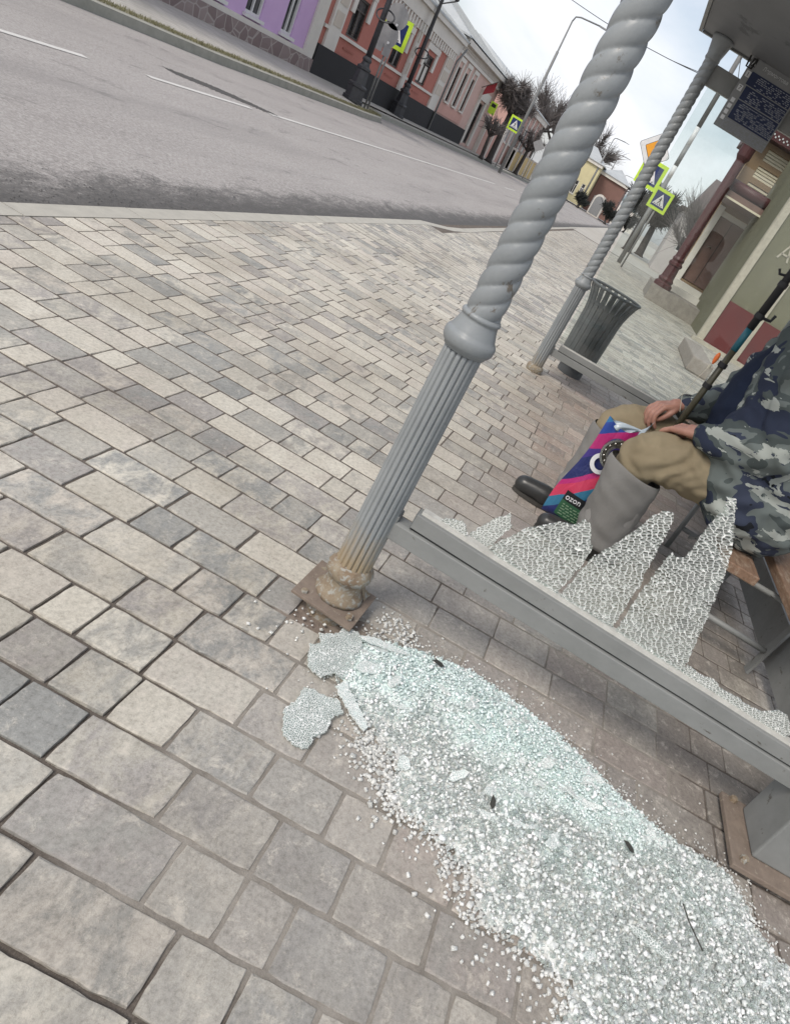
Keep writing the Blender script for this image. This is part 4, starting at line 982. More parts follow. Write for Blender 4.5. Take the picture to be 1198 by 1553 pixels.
for (p, q) in ((wL, eL), (wR, eR)):
    P, Q = Vector(p), Vector(q); d = (Q - P).normalized(); b = MB(); b.tube([P + d * (.004 + .006 * k) for k in range(6)], [.040, .046, .043, .048, .044, .047], 24); b.build('cuff', M_CAMO if p is wL else M_CAP, man, smooth=True)
# ------------------------------------------------------------------ fishing rod with float
M_ROD = mat('rod_olive_tube', (.075, .07, .045), (.05, .047, .032), scale=12, rough=.35, bmp=.1); M_RODB = plain('rod_black_grip', (.02, .02, .022), .6); M_TEAL = plain('rod_teal_band', (.02, .12, .16), .4); M_ORNG = plain('float_orange', (.85, .20, .05), .4); M_LINE = plain('fishing_line', (.55, .52, .42), .4)
rod = thing('fishing_rod', (2.80, -.55, .02), 'upright olive and black telescopic fishing rod between the seated person\'s hands', 'fishing rod')
rp = lambda z: (2.80, -.556 - .030 * (z - .7), z)
for z0, z1, r, mm, nm in ((.02, .60, .013, M_RODB, 'grip'), (.60, 1.02, .0135, M_ROD, 'tube'), (1.02, 1.115, .0142, M_TEAL, 'band'), (1.115, 1.95, .0155, M_RODB, 'handle')):
    b = MB(); b.tube([rp(z0), rp((z0 + z1) / 2), rp(z1)], r, 16); b.build(nm, mm, rod, smooth=True)
for z in (.86, .955, 1.17, 1.30): b = MB(); b.tube([rp(z - .010), rp(z + .010)], .0185, 14); b.build('ferrule', M_RODB, rod)
b = MB(); b.tube([Vector(rp(1.17)) + Vector((0, -.016, 0)), Vector(rp(1.17)) + Vector((0, -.045, .004)), Vector(rp(1.18)) + Vector((0, -.05, .02))], .006, 8); b.build('line_guide', M_RODB, rod)
b = MB(); b.tube([Vector(rp(1.33)) + Vector((0, .012, 0)), Vector(rp(1.335)) + Vector((0, .035, -.01)), Vector(rp(1.33)) + Vector((0, .045, .01))], .005, 8)
b.build('line_guide', M_RODB, rod)
b = MB(); b.lathe([(.003, -.026), (.007, -.016), (.0095, 0), (.008, .015), (.003, .023)], (2.80, -.528, .965), n=14); fo = b.build('float', M_ORNG, rod, smooth=True)
b = MB(); b.tube([(2.80, -.527, .94), (2.80, -.51, .86), (2.80, -.50, .78), (2.79, -.53, .72)], .0012, 6); b.tube([(2.80, -.525, .935), (2.80, -.524, .915)], .006, 8); b.build('line', M_LINE, rod)

# ------------------------------------------------------------------ printed carrier bag with a bearing resting on it
m, nt, bs, out = new_mat('printed_plastic_bag'); tc = nt.nodes.new('ShaderNodeTexCoord'); sp = nt.nodes.new('ShaderNodeSeparateXYZ'); nt.links.new(tc.outputs['Object'], sp.inputs[0])
ma = N(nt, 'ShaderNodeMath', _operation='MULTIPLY_ADD'); ma.inputs[1].default_value = 1.0; nt.links.new(sp.outputs['Y'], ma.inputs[0]); nt.links.new(sp.outputs['Z'], ma.inputs[2])
mb_ = N(nt, 'ShaderNodeMath', _operation='MULTIPLY_ADD'); mb_.inputs[1].default_value = .09; nt.links.new(noise(nt, tc.outputs['Object'], 5, 2, .4), mb_.inputs[0]); nt.links.new(ma.outputs[0], mb_.inputs[2])
md = N(nt, 'ShaderNodeMath', _operation='MULTIPLY_ADD'); md.inputs[1].default_value = 1.43; md.inputs[2].default_value = .08; nt.links.new(mb_.outputs[0], md.inputs[0])
MG, BL, NV, RD = (.42, .022, .16), (.022, .06, .30), (.016, .024, .12), (.52, .04, .10)
col = ramp(nt, md.outputs[0], [(0, NV), (.27, (.03, .15, .26)), (.36, RD), (.45, MG), (.49, NV), (.62, (.05, .03, .20)), (.68, MG), (.80, BL), (.89, (.03, .16, .36)), (.93, MG), (.97, RD)], 'CONSTANT').outputs[0]
nt.links.new(col, bs.inputs['Base Color']); bs.inputs['Roughness'].default_value = .28; bump(nt, bs, noise(nt, coords(nt, (1, 3, 1)), 9, 5, .6, 1.), .6, .012)
M_BAG = m
bag = thing('carrier_bag', (2.80, -.38, .07), 'pink and blue printed plastic carrier bag between the seated person\'s knees', 'bag')
b = MB(); nu, nv_ = 26, 34; top_in = .02
for side in (0, 1):
    for i in range(nv_ + 1):
        vv = i / nv_
        for j in range(nu + 1):
            u = j / nu
            yl = -.275 - .035 * vv + .008 * math.sin(vv * 7); yr = -.58 + .12 * vv
            zz = .045 + .515 * vv + (.015 * u * vv) - .03 * (vv ** 3) * math.sin(PI * u)
            bul = .045 * math.sin(PI * u) ** .7 * (1 - .55 * vv) * (1 if vv > .04 else vv * 25)
            x = 2.815 + (-bul if side == 0 else bul) + .008 * math.sin(u * 9 + vv * 5) * math.sin(vv * 8)
            b.v.append((x, yl + (yr - yl) * u, zz))
o_ = (nu + 1) * (nv_ + 1)
for side in (0, 1):
    for i in range(nv_):
        for j in range(nu):
            q = (side * o_ + i * (nu + 1) + j, side * o_ + i * (nu + 1) + j + 1, side * o_ + (i + 1) * (nu + 1) + j + 1, side * o_ + (i + 1) * (nu + 1) + j)
            b.f.append(tuple(reversed(q)) if side == 0 else q)
b.build('bag_body', M_BAG, bag, smooth=True)
b = MB(); n = 14                                   # crumpled film of the bag mouth gathered up into the hands
for i in range(9):
    t = i / 8
    for j in range(n + 1):
        u = j / n; y0 = -.315 - .145 * u; y1 = -.462 - .012 * u; yy = y0 + (y1 - y0) * t ** 1.3
        zz = (.545 - .026 * math.sin(PI * u)) + (.635 - .545) * t ** .8 * (.35 + .65 * u); b.v.append((2.803 + .012 * math.sin(u * 17 + t * 3) * (1 - t) + .010 * t, yy, zz))
b.f = [(i * (n + 1) + j, i * (n + 1) + j + 1, (i + 1) * (n + 1) + j + 1, (i + 1) * (n + 1) + j) for i in range(8) for j in range(n)]
b.build('bag_mouth', plain('pale_bag_film', (.40, .47, .53), .22), bag, smooth=True)
M_WHT = plain('bag_print_white', (.72, .73, .76), .35); M_GRN = plain('bag_print_green', (.03, .10, .05), .35); M_INK = plain('bag_print_black', (.012, .013, .016), .35)
def bagx(y, z):
    vv = max(0, min(1, (z - .045) / .545)); yl = -.275 - .035 * vv; yr = -.58 + .12 * vv; u = max(0, min(1, (y - yl) / (yr - yl)))
    return 2.815 - .045 * math.sin(PI * u) ** .7 * (1 - .55 * vv) - .014
b = MB(); cy_, cz_ = -.378, .372; n = 40; vs_ = []
for r_ in (.026, .044):
    for k in range(n):
        q = 2 * PI * k / n; y = cy_ + r_ * math.cos(q); z = cz_ + r_ * 1.05 * math.sin(q); vs_.append((bagx(y, z), y, z))
b.add(vs_, [(k, (k + 1) % n, n + (k + 1) % n, n + k) for k in range(n)]); b.build('print_ring', M_WHT, bag)
def patch(y0, y1, z0, z1, m, nm, sk=.0, dx=0):
    b = MB(); n = 8; vs_ = []
    for i in range(n + 1):
        for j in range(n + 1):
            y = y0 + (y1 - y0) * i / n; z = z0 + (z1 - z0) * j / n + sk * i / n; vs_.append((bagx(y, z) + .004 - dx, y, z))
    b.add(vs_, [(i * (n + 1) + j, i * (n + 1) + j + 1, (i + 1) * (n + 1) + j + 1, (i + 1) * (n + 1) + j) for i in range(n) for j in range(n)]); return b.build(nm, m, bag)
patch(-.325, -.50, .150, .196, M_INK, 'print_panel'); patch(-.325, -.50, .075, .150, M_GRN, 'print_panel')
text_mesh('ozon', .037, (bagx(-.38, .17) - .004, -.330, .164), (-.0, -1, -.0), (0, 0, 1), 'print_word', M_WHT, bag, .002)
b = MB()
for k in range(5):
    z = .138 - .012 * k; y = -.338
    while y > -.45: L = random.uniform(.008, .022); b.bx(bagx(y, z) - .002, bagx(y, z) - .0012, y - L, y, z - .005, z); y -= L + .006
b.build('print_lines', plain('bag_print_lines', (.20, .30, .20), .4), bag)
# steel bearing ring tucked behind the near knee
M_CHR = plain('bearing_steel', (.45, .44, .42), .25, 1.0); br_ = thing('bearing', (2.735, -.405, .455), 'round steel bearing ring held against the bag behind the near knee', 'bearing')
def ring_x(r0, r1, x0, x1, n=40):
    b = MB(); vs_ = []
    for x, r in ((x0, r0), (x0, r1), (x1, r1), (x1, r0)):
        for k in range(n): q = 2 * PI * k / n; vs_.append((2.735 + x, -.412 + r * math.cos(q), .448 + r * math.sin(q)))
    return b.add(vs_, [(i * n + k, i * n + (k + 1) % n, ((i + 1) % 4) * n + (k + 1) % n, ((i + 1) % 4) * n + k) for i in range(4) for k in range(n)])
ring_x(.062, .071, -.012, .012).build('outer_race', M_CHR, br_); ring_x(.036, .046, -.012, .012).build('inner_race', M_CHR, br_); ring_x(.046, .062, -.008, .008).build('cage', plain('bearing_grease', (.05, .045, .035), .4), br_)
b = MB()
for k in range(14):
    q = 2 * PI * k / 14; c_ = (2.735 - .006, -.412 + .054 * math.cos(q), .448 + .054 * math.sin(q)); b.lathe([(.0005, -.007), (.005, -.005), (.007, 0), (.005, .005), (.0005, .007)], c_, n=10)
b.build('bearing_ball', M_CHR, br_, smooth=True)
# ------------------------------------------------------------------ houses, street furniture and trees further off
def stucco(name, c, c2=None, **k): return mat(name, c, c2 or tuple(x * .88 for x in c), scale=k.pop('scale', 1.2), rough=.85, bscale=30, bmp=.25, spots=k.pop('spots', tuple(x * .62 for x in c)), spot_lo=.68, spot_hi=.84)
M_WTRIM = stucco('white_trim', (.66, .63, .58)); M_PANEG, nt, bs, out = new_mat('dark_window_pane')
v = coords(nt); nt.links.new(ramp(nt, noise(nt, v, .9, 4, .5), [(.4, (.025, .027, .03)), (.62, (.11, .11, .11))]).outputs[0], bs.inputs['Base Color']); bs.inputs['Roughness'].default_value = .06
M_PVC = plain('white_window_frame', (.68, .68, .67), .4); M_DKFR = plain('dark_window_frame', (.06, .05, .045), .6)
M_ZINC = mat('zinc_roof', (.43, .45, .455), (.35, .37, .38), scale=.8, rough=.5, bmp=.05, stretch=(2, 1, 1)); M_BLACKP = stucco('black_plinth_paint', (.026, .026, .028))
class Frame:
    """wall plane: u along the wall, d into the building, z up"""
    def __init__(s, o, U, D): s.o, s.U, s.D = Vector(o), Vector(U), Vector(D)
    def p(s, u, d, z): return s.o + s.U * u + s.D * d + Vector((0, 0, z))
    def bx(s, mb, u0, u1, d0, d1, z0, z1):
        P = [s.p(u, d, z) for z in (z0, z1) for u, d in ((u0, d0), (u1, d0), (u1, d1), (u0, d1))]
        return mb.add(P, [(0, 3, 2, 1), (4, 5, 6, 7), (0, 1, 5, 4), (1, 2, 6, 5), (2, 3, 7, 6), (3, 0, 4, 7)])
def wall_holes(F, mb, u0, u1, z0, z1, holes, th=.3):
    us = sorted({u0, u1} | {h[0] for h in holes} | {h[1] for h in holes}); zs = sorted({z0, z1} | {h[2] for h in holes} | {h[3] for h in holes})
    for a, c in zip(us, us[1:]):
        run = None
        for e, g in zip(zs, zs[1:]):
            um, zm = (a + c) / 2, (e + g) / 2
            if any(h[0] < um < h[1] and h[2] < zm < h[3] for h in holes):
                if run: F.bx(mb, a, c, 0, th, *run); run = None
            else: run = (run[0], g) if run else (e, g)
        if run: F.bx(mb, a, c, 0, th, *run)
def window(F, parent, u0, u1, z0, z1, mf, split=True, sill=None, curtain=False, name='window'):
    mb = MB(); t = .07; d = .045
    F.bx(mb, u0, u0 + t, d, d + .06, z0, z1); F.bx(mb, u1 - t, u1, d, d + .06, z0, z1); F.bx(mb, u0 + t, u1 - t, d, d + .06, z0, z0 + t); F.bx(mb, u0 + t, u1 - t, d, d + .06, z1 - t, z1)
    if split:
        um = (u0 + u1) / 2; zt = z0 + (z1 - z0) * .68; F.bx(mb, um - .03, um + .03, d + .003, d + .055, z0 + t, zt); F.bx(mb, u0 + t, u1 - t, d + .002, d + .057, zt, zt + .05)
    w_ = mb.build(name, mf, parent)
    mb = MB(); F.bx(mb, u0 + .02, u1 - .02, d + .07, d + .08, z0 + .02, z1 - .02); mb.build('pane', M_PANEG, w_)
    if sill: mb = MB(); F.bx(mb, u0 - .08, u1 + .08, -.10, .044, z0 - .09, z0 - .003); mb.build('sill', sill, w_)
    return w_
def roof_gable(F, parent, u0, u1, ze, zr, depth, m, over=.35, hip=2.2, ribs=True):
    mb = MB(); A = [F.p(u0 - over, -over, ze), F.p(u1 + over, -over, ze), F.p(u1 + over, depth * 2 + over, ze), F.p(u0 - over, depth * 2 + over, ze), F.p(u0 + hip, depth, zr), F.p(u1 - hip, depth, zr)]
    B_ = [p - Vector((0, 0, .08)) for p in A[:4]]
    mb.add(A + B_, [(0, 1, 5, 4), (1, 2, 5), (2, 3, 4, 5), (3, 0, 4), (0, 6, 7, 1), (1, 7, 8, 2), (2, 8, 9, 3), (3, 9, 6, 0), (6, 9, 8, 7)])
    r = mb.build('roof', m, parent)
    if ribs:
        mb = MB(); n = int((u1 - u0) / .9)
        for k in range(1, n):
            u = u0 - over + (u1 - u0 + 2 * over) * k / n; t = 1
            if u < u0 + hip: t = (u - u0 + over) / (hip + over)
            if u > u1 - hip: t = (u1 + over - u) / (hip + over)
            mb.tube([F.p(u, -over, ze + .02), F.p(u, -over + (depth + over) * t, ze + (zr - ze) * t + .02)], .022, 4)
        mb.build('roof_seam', M_ZINC, r)
    return r
FL = Frame((0, 12, 0), (1, 0, 0), (0, 1, 0))
def hbox(F, parent, name, m, *a): mb = MB(); F.bx(mb, *a); return mb.build(name, m, parent)
# purple house
M_PURP = stucco('purple_stucco', (.58, .40, .64), (.53, .36, .60)); 
M_RUBB, nt, bs, out = new_mat('rubble_stone_plinth'); v = coords(nt)
vo = N(nt, 'ShaderNodeTexVoronoi', Scale=2.6); vo.feature = 'DISTANCE_TO_EDGE'; nt.links.new(v, vo.inputs['Vector']); vc = N(nt, 'ShaderNodeTexVoronoi', Scale=2.6); nt.links.new(v, vc.inputs['Vector'])
sc_ = nt.nodes.new('ShaderNodeSeparateColor'); nt.links.new(vc.outputs['Color'], sc_.inputs[0])
nt.links.new(mixc(nt, ramp(nt, vo.outputs['Distance'], [(.02, (1, 1, 1)), (.06, (0, 0, 0))]).outputs[0], ramp(nt, sc_.outputs[0], [(0, (.20, .15, .145)), (1, (.29, .235, .225))]).outputs[0], (.36, .32, .30)), bs.inputs['Base Color']); bs.inputs['Roughness'].default_value = .9
bump(nt, bs, vo.outputs['Distance'], .6, .05)
h = thing('purple_house', (21, 12, .1), 'purple stucco house with white window frames and rubble stone plinth', 'house')
ho = [(16.6, 17.5, .80, 2.6), (18.7, 19.6, .80, 2.6), (20.65, 21.5, .80, 2.6), (22.7, 23.4, .80, 2.6)]
mb = MB(); wall_holes(FL, mb, 15.4, 24.9, .0, 4.6, ho); FL.bx(mb, 15.4, 24.9, .3, 8, .01, 4.59); mb.build('wall', M_PURP, h)
for q in ho: window(FL, h, *q, M_PVC, sill=M_PVC)
hbox(FL, h, 'plinth', M_RUBB, 15.35, 24.95, -.14, -.002, -.1, .54); hbox(FL, h, 'plinth_band', M_WTRIM, 15.38, 24.93, -.09, -.003, .542, .67); hbox(FL, h, 'corner_pilaster', M_WTRIM, 24.3, 24.98, -.07, -.004, .672, 4.4)
hbox(FL, h, 'corner_pilaster', M_WTRIM, 24.902, 24.98, .0, 2, .0, 4.4); hbox(FL, h, 'cornice', M_WTRIM, 15.3, 25.0, -.3, -.005, 4.41, 4.75); roof_gable(FL, h, 15.4, 24.9, 4.76, 6.4, 4, M_ZINC)
h = thing('pale_house', (12, 12.4, .1), 'pale plastered house wall left of the purple house', 'house')
F2 = Frame((0, 12.25, 0), (1, 0, 0), (0, 1, 0)); ho = [(8.5, 9.5, 1, 2.7), (11.5, 12.5, 1, 2.7)]
mb = MB(); wall_holes(F2, mb, 6, 15.3, 0, 4.3, ho); F2.bx(mb, 6, 15.3, .3, 7, .01, 4.29); mb.build('wall', stucco('pale_plaster', (.55, .52, .46)), h)
for q in ho: window(F2, h, *q, M_PVC, sill=M_PVC)
roof_gable(F2, h, 6, 15.3, 4.3, 5.8, 3.5, M_ZINC)
# red house
M_RED = stucco('red_stucco', (.43, .165, .13), (.38, .14, .11))
h = thing('red_house', (32, 12, .1), 'red stucco house with white window surrounds and black plinth', 'house')
ho = [(26.85, 28.0, 1.70, 2.95), (31.3, 32.5, 1.70, 2.95), (35.1, 36.5, 1.70, 2.95)]
mb = MB(); wall_holes(FL, mb, 25.1, 39.2, .0, 4.5, ho); FL.bx(mb, 25.1, 39.2, .3, 9, .01, 4.49); mb.build('wall', M_RED, h)
for i, q in enumerate(ho): 
    w_ = window(FL, h, *q, M_DKFR)
    a, c, e, g = q; mb = MB(); FL.bx(mb, a - .30, a - .004, -.07, -.002, g - .55, g + .18); FL.bx(mb, c + .004, c + .30, -.07, -.002, g - .55, g + .18); FL.bx(mb, a - .30, c + .30, -.09, -.003, g + .185, g + .42)
    for k in range(8): FL.bx(mb, a - .22 + k * (c - a + .44) / 8, a - .22 + k * (c - a + .44) / 8 + .09, -.10, -.005, g + .43, g + .60)
    mb.build('surround', M_WTRIM, w_)
    if i == 2: mb = MB(); FL.bx(mb, a + .09, (a + c) / 2 - .05, .108, .1115, e + .1, e + .8); FL.bx(mb, (a + c) / 2 + .05, c - .09, .108, .1115, e + .1, e + .8); mb.build('curtain', M_WTRIM, w_)
hbox(FL, h, 'plinth', M_BLACKP, 25.05, 39.25, -.10, -.002, -.05, 1.05); hbox(FL, h, 'sill_band', M_WTRIM, 25.1, 39.15, -.08, -.003, 1.56, 1.66)
for a, c in ((25.4, 26.3), (33.2, 33.7), (38.0, 39.2)):
    p_ = hbox(FL, h, 'pilaster', M_WTRIM, a, c, -.09, -.004, 1.052, 3.75)
    mb = MB()
    for z in (1.75, 2.4, 3.0): FL.bx(mb, a + .15, c - .15, -.11, -.092, z, z + .45)
    mb.build('pilaster_panel', stucco('pilaster_panel_paint', (.56, .50, .43)), p_)
mb = MB(); FL.bx(mb, 25.0, 39.3, -.15, -.005, 3.75, 4.25); FL.bx(mb, 24.95, 39.35, -.32, -.006, 4.26, 4.5)
for k in range(38): FL.bx(mb, 25.15 + k * .37, 25.33 + k * .37, -.13, -.007, 3.42, 3.745)
mb.build('cornice', M_WTRIM, h); roof_gable(FL, h, 25.1, 39.2, 4.52, 6.3, 4.4, M_ZINC, hip=3.5)
M_RSH = stucco('red_shade', (.36, .13, .10))
for a in (27.0, 31.4, 35.2): hbox(FL, h, 'panel_moulding', M_RSH, a, a + 1.0, -.03, -.004, 1.28, 1.34)
# pink house
M_PINK = stucco('pink_stucco', (.60, .42, .37), (.55, .38, .335))
h = thing('pink_house', (45, 12, .1), 'pale pink house with three narrow windows and tall doorway', 'house')
ho = [(40.3, 41.0, 1.75, 3.45), (41.9, 42.6, 1.75, 3.45), (43.6, 44.3, 1.75, 3.45), (46.9, 48.3, .35, 2.75)]
mb = MB(); wall_holes(FL, mb, 39.36, 50.5, .0, 4.7, ho); FL.bx(mb, 39.36, 50.5, .3, 9, .01, 4.69); mb.build('wall', M_PINK, h)
for q in ho[:3]: 
    w_ = window(FL, h, *q, M_DKFR, sill=M_WTRIM); a, c, e, g = q; mb = MB(); FL.bx(mb, a - .2, a - .004, -.06, -.002, e, g + .25); FL.bx(mb, c + .004, c + .2, -.06, -.002, e, g + .25); FL.bx(mb, a - .2, c + .2, -.08, -.003, g + .255, g + .45); mb.build('surround', M_WTRIM, w_)
d_ = window(FL, h, *ho[3], M_DKFR, name='door'); mb = MB(); FL.bx(mb, 46.5, 46.896, -.12, -.002, .3, 2.9); FL.bx(mb, 48.304, 48.75, -.12, -.002, .3, 2.9); FL.bx(mb, 46.45, 48.8, -.16, -.003, 2.905, 3.4); mb.build('door_surround', M_WTRIM, d_)
hbox(FL, h, 'plinth', M_BLACKP, 39.37, 46.45, -.10, -.002, -.05, 1.02); hbox(FL, h, 'panel', stucco('pink_apron', (.56, .33, .28)), 39.8, 44.8, -.05, -.004, 1.1, 1.6)
mb = MB(); FL.bx(mb, 39.4, 50.55, -.12, -.005, 3.95, 4.1); FL.bx(mb, 39.4, 50.6, -.35, -.006, 4.45, 4.75)
for k in range(44): FL.bx(mb, 39.5 + k * .25, 39.6 + k * .25, -.09, -.007, 4.12, 4.44)
mb.build('cornice', M_WTRIM, h); roof_gable(FL, h, 39.36, 50.5, 4.77, 6.9, 4.4, M_ZINC, hip=3)
hbox(FL, h, 'chimney', stucco('chimney_brick', (.42, .30, .25)), 44, 44.7, 4.6, 5.3, 6.2, 7.6)
mb = MB(); mb.tube([(48, 16.5, 6.5), (48, 16.5, 8.3)], .03, 6); mb.tube([(47.5, 16.5, 8.1), (48.5, 16.5, 8.1)], .02, 5); mb.tube([(47.6, 16.5, 7.8), (48.4, 16.5, 7.8)], .02, 5); mb.build('aerial', M_DKFR, h)
# pink plank gate and following houses
M_GATE = stucco('pink_gate_boards', (.55, .33, .28)); g_ = thing('gate', (53, 11.9, .15), 'faded pink board gate beside the pale pink house', 'gate')
mb = MB()
for k in range(14): mb.bx(50.7 + k * .42, 50.7 + k * .42 + .38, 11.86, 11.92, .15, 2.1 + .15 * math.sin(PI * k / 13))
mb.build('boards', M_GATE, g_); mb = MB()
for x in (50.62, 53.6, 56.6): mb.bx(x - .12, x + .12, 11.75, 12.05, .1, 2.5)
mb.build('gate_post', M_WTRIM, g_)
def simple_house(name, label, F, u0, u1, z1, zr, mw, holes, dep=4, mr=M_ZINC, mf=M_PVC, trim=True, hip=2):
    h = thing(name, tuple(F.p((u0 + u1) / 2, 0, .1)), label, 'house'); mb = MB(); wall_holes(F, mb, u0, u1, 0, z1, holes); F.bx(mb, u0, u1, .3, dep * 2, .01, z1 - .01); mb.build('wall', mw, h)
    for q in holes: window(F, h, *q, mf, sill=M_WTRIM)
    if trim: hbox(F, h, 'cornice', M_WTRIM, u0 - .1, u1 + .1, -.25, -.004, z1 - .45, z1 - .02)
    roof_gable(F, h, u0, u1, z1, zr, dep, mr, hip=hip, ribs=False); return h
h = simple_house('rose_house', 'rose coloured house with white pilasters beyond the board gate', FL, 57, 72, 5.0, 7.0, stucco('rose_stucco', (.52, .33, .29)), [(58.5 + 2.2 * k, 59.5 + 2.2 * k, 1.7, 3.5) for k in range(6)], 5)
for k in range(7): hbox(FL, h, 'pilaster', M_WTRIM, 57.6 + 2.2 * k, 57.95 + 2.2 * k, -.1, -.003, .2, 4.5)
yw = thing('yellow_wall', (66, 11.4, .15), 'low yellow plastered garden wall with white piers', 'wall'); mb = MB(); mb.bx(61, 74, 11.3, 11.5, .1, 1.6); mb.build('wall', stucco('ochre_plaster', (.58, .43, .20)), yw)
mb = MB()
for k in range(6): mb.bx(61 + 2.5 * k, 61.25 + 2.5 * k, 11.22, 11.58, .1, 1.75)
mb.build('pier', M_WTRIM, yw)
# flag and projecting shop sign on the pink house
fl = thing('flag', (46.2, 11.8, 3.6), 'small dark red flag hanging above the doorway', 'flag'); mb = MB(); mb.tube([(46.2, 11.98, 3.45), (46.2, 11.2, 4.15)], .02, 6); mb.build('flagpole', M_DKFR, fl)
mb = MB(); mb.v = [(46.2 + .12 * math.sin(3 * t + 2 * s_), 11.25 + .5 * t, 4.1 - .44 * t - .55 * s_) for t in np.linspace(0, 1, 7) for s_ in np.linspace(0, 1, 7)]; mb.f = [(i * 7 + j, i * 7 + 7 + j, i * 7 + 8 + j, i * 7 + 1 + j) for i in range(6) for j in range(6)]
mb.build('cloth', plain('flag_red', (.28, .03, .035), .8), fl, smooth=True)
M_FLUO = plain('fluorescent_sheet', (.55, .78, .06), .4); M_SBLUE = plain('sign_blue', (.02, .035, .13), .4); M_SWHITE = plain('sign_white', (.72, .73, .74), .4); M_SGREY = mat('sign_back_zinc', (.27, .275, .28), (.22, .225, .23), rough=.45, bmp=0)
M_SYEL = plain('sign_amber', (.82, .36, .03), .4); M_POLE = mat('pole_zinc', (.22, .225, .225), (.17, .175, .175), rough=.5, scale=8); M_SBLK = plain('sign_black', (.02, .02, .02), .5)
ps = thing('shop_sign', (48.9, 11.6, 2.9), 'small yellow projecting sign on the pink house', 'sign'); mb = MB(); mb.bx(48.88, 48.94, 11.3, 11.75, 2.55, 3.25); mb.build('panel', M_FLUO, ps)
mb = MB(); mb.bx(48.87, 48.878, 11.38, 11.67, 2.95, 3.15); mb.build('panel_mark', M_SBLK, ps); mb = MB(); mb.tube([(48.91, 11.75, 3.1), (48.91, 12.0, 3.1)], .02, 6); mb.build('bracket', M_DKFR, ps)
def crossing_plate(parent, x, y, z, s_, yawd=0, front=True):
    """pedestrian crossing sign: fluorescent border, blue field, white triangle with a walking figure"""
    c_, sn = math.cos(yawd), math.sin(yawd); U = Vector((sn, -c_, 0)); V = Vector((0, 0, 1)); W = U.cross(V); o = Vector((x, y, z))
    def sq(a, t0, t1, m, nm, poly=None): mb = MB(); mb.prism(poly or [(-a, -a), (a, -a), (a, a), (-a, a)], o, U, V, t0, t1); return mb.build(nm, m, parent)
    sq(s_ / 2, -.012, 0, M_FLUO, 'border'); sq(s_ / 2, -.016, -.0125, M_SGREY, 'back')
    sq(s_ * .36, .002, .005, M_SBLUE, 'field'); k = s_ * .31
    sq(0, .007, .009, M_SWHITE, 'triangle', [(-k, -k * .86), (k, -k * .86), (0, k * .95)])
    mb = MB(); q = k * .9
    mb.prism([(q * .12 * math.cos(t), q * .38 + q * .11 * math.sin(t)) for t in np.linspace(0, 2 * PI, 11)[:-1]], o, U, V, .011, .0125)
    for P in ([(-.09, .26), (.13, .24), (.10, -.16), (-.10, -.14)], [(-.10, -.12), (.04, -.14), (-.18, -.72), (-.32, -.70)], [(-.02, -.14), (.11, -.14), (.36, -.70), (.22, -.74)], [(-.08, .22), (.0, .2), (-.28, -.08), (-.34, .0)], [(.08, .22), (.13, .14), (.36, -.02), (.34, .07)]):
        mb.prism([(a * q, b_ * q) for a, b_ in P], o, U, V, .011, .0125)
    for a in (-.75, -.45, -.12, .2, .5): mb.prism([(a * k, -k * .80), ((a + .16) * k, -k * .80), ((a + .14) * k, -k * .66), ((a + .02) * k, -k * .66)], o, U, V, .011, .0125)
    mb.build('walking_figure', M_SBLK, parent)
def pole(parent, x, y, h, r=.03, z0=0): mb = MB(); mb.tube([(x, y, z0), (x, y, z0 + h)], r, 10); return mb.build('pole', M_POLE, parent, smooth=True)
# signs on the far pavement
s_ = thing('road_sign', (25.35, 9.9, .08), 'grey pole carrying backs of two round signs before the red house', 'road sign'); pole(s_, 25.35, 9.9, 3.25, .032, .06)
for y, z, r in ((9.93, 2.88, .37), (10.02, 2.30, .37)):
    mb = MB(); mb.prism([(r * math.cos(t), r * math.sin(t)) for t in np.linspace(0, 2 * PI, 33)[:-1]], (25.30, y, z), (0, -1, 0), (0, 0, 1), -.012, .0); mb.build('round_plate', M_SGREY, s_)
for y, z in ((10.15, 1.92), (9.85, 1.86)): mb = MB(); mb.bx(25.27, 25.285, y - .13, y + .13, z - .13, z + .13); mb.build('small_plate', M_SGREY, s_)
mb = MB(); mb.bx(25.268, 25.275, 9.8, 9.87, 2.64, 2.71); mb.bx(25.268, 25.275, 9.86, 9.93, 2.08, 2.15); mb.build('clip', M_SWHITE, s_)
s_ = thing('crossing_sign', (26.1, 9.9, .1), 'fluorescent bordered crossing sign half hidden behind the grey round signs', 'road sign'); pole(s_, 26.15, 10.1, 3.0, .03, .06); crossing_plate(s_, 26.1, 10.1, 2.55, .92)
s_ = thing('crossing_sign', (49.3, 9.9, .12), 'small pedestrian crossing sign in front of the pruned tree', 'road sign'); pole(s_, 49.35, 9.9, 3.2, .03, .08); crossing_plate(s_, 49.3, 9.9, 2.8, .85)
s_ = thing('priority_sign', (60, 9.7, .12), 'back of a small diamond sign on a thin pole by the yellow wall', 'road sign'); pole(s_, 60.05, 9.7, 2.9, .03, .08); mb = MB(); mb.prism([(0, -.5), (.5, 0), (0, .5), (-.5, 0)], (60, 9.7, 2.75), (0, -1, 0), (0, 0, 1), -.01, .0); mb.build('plate', M_SGREY, s_)
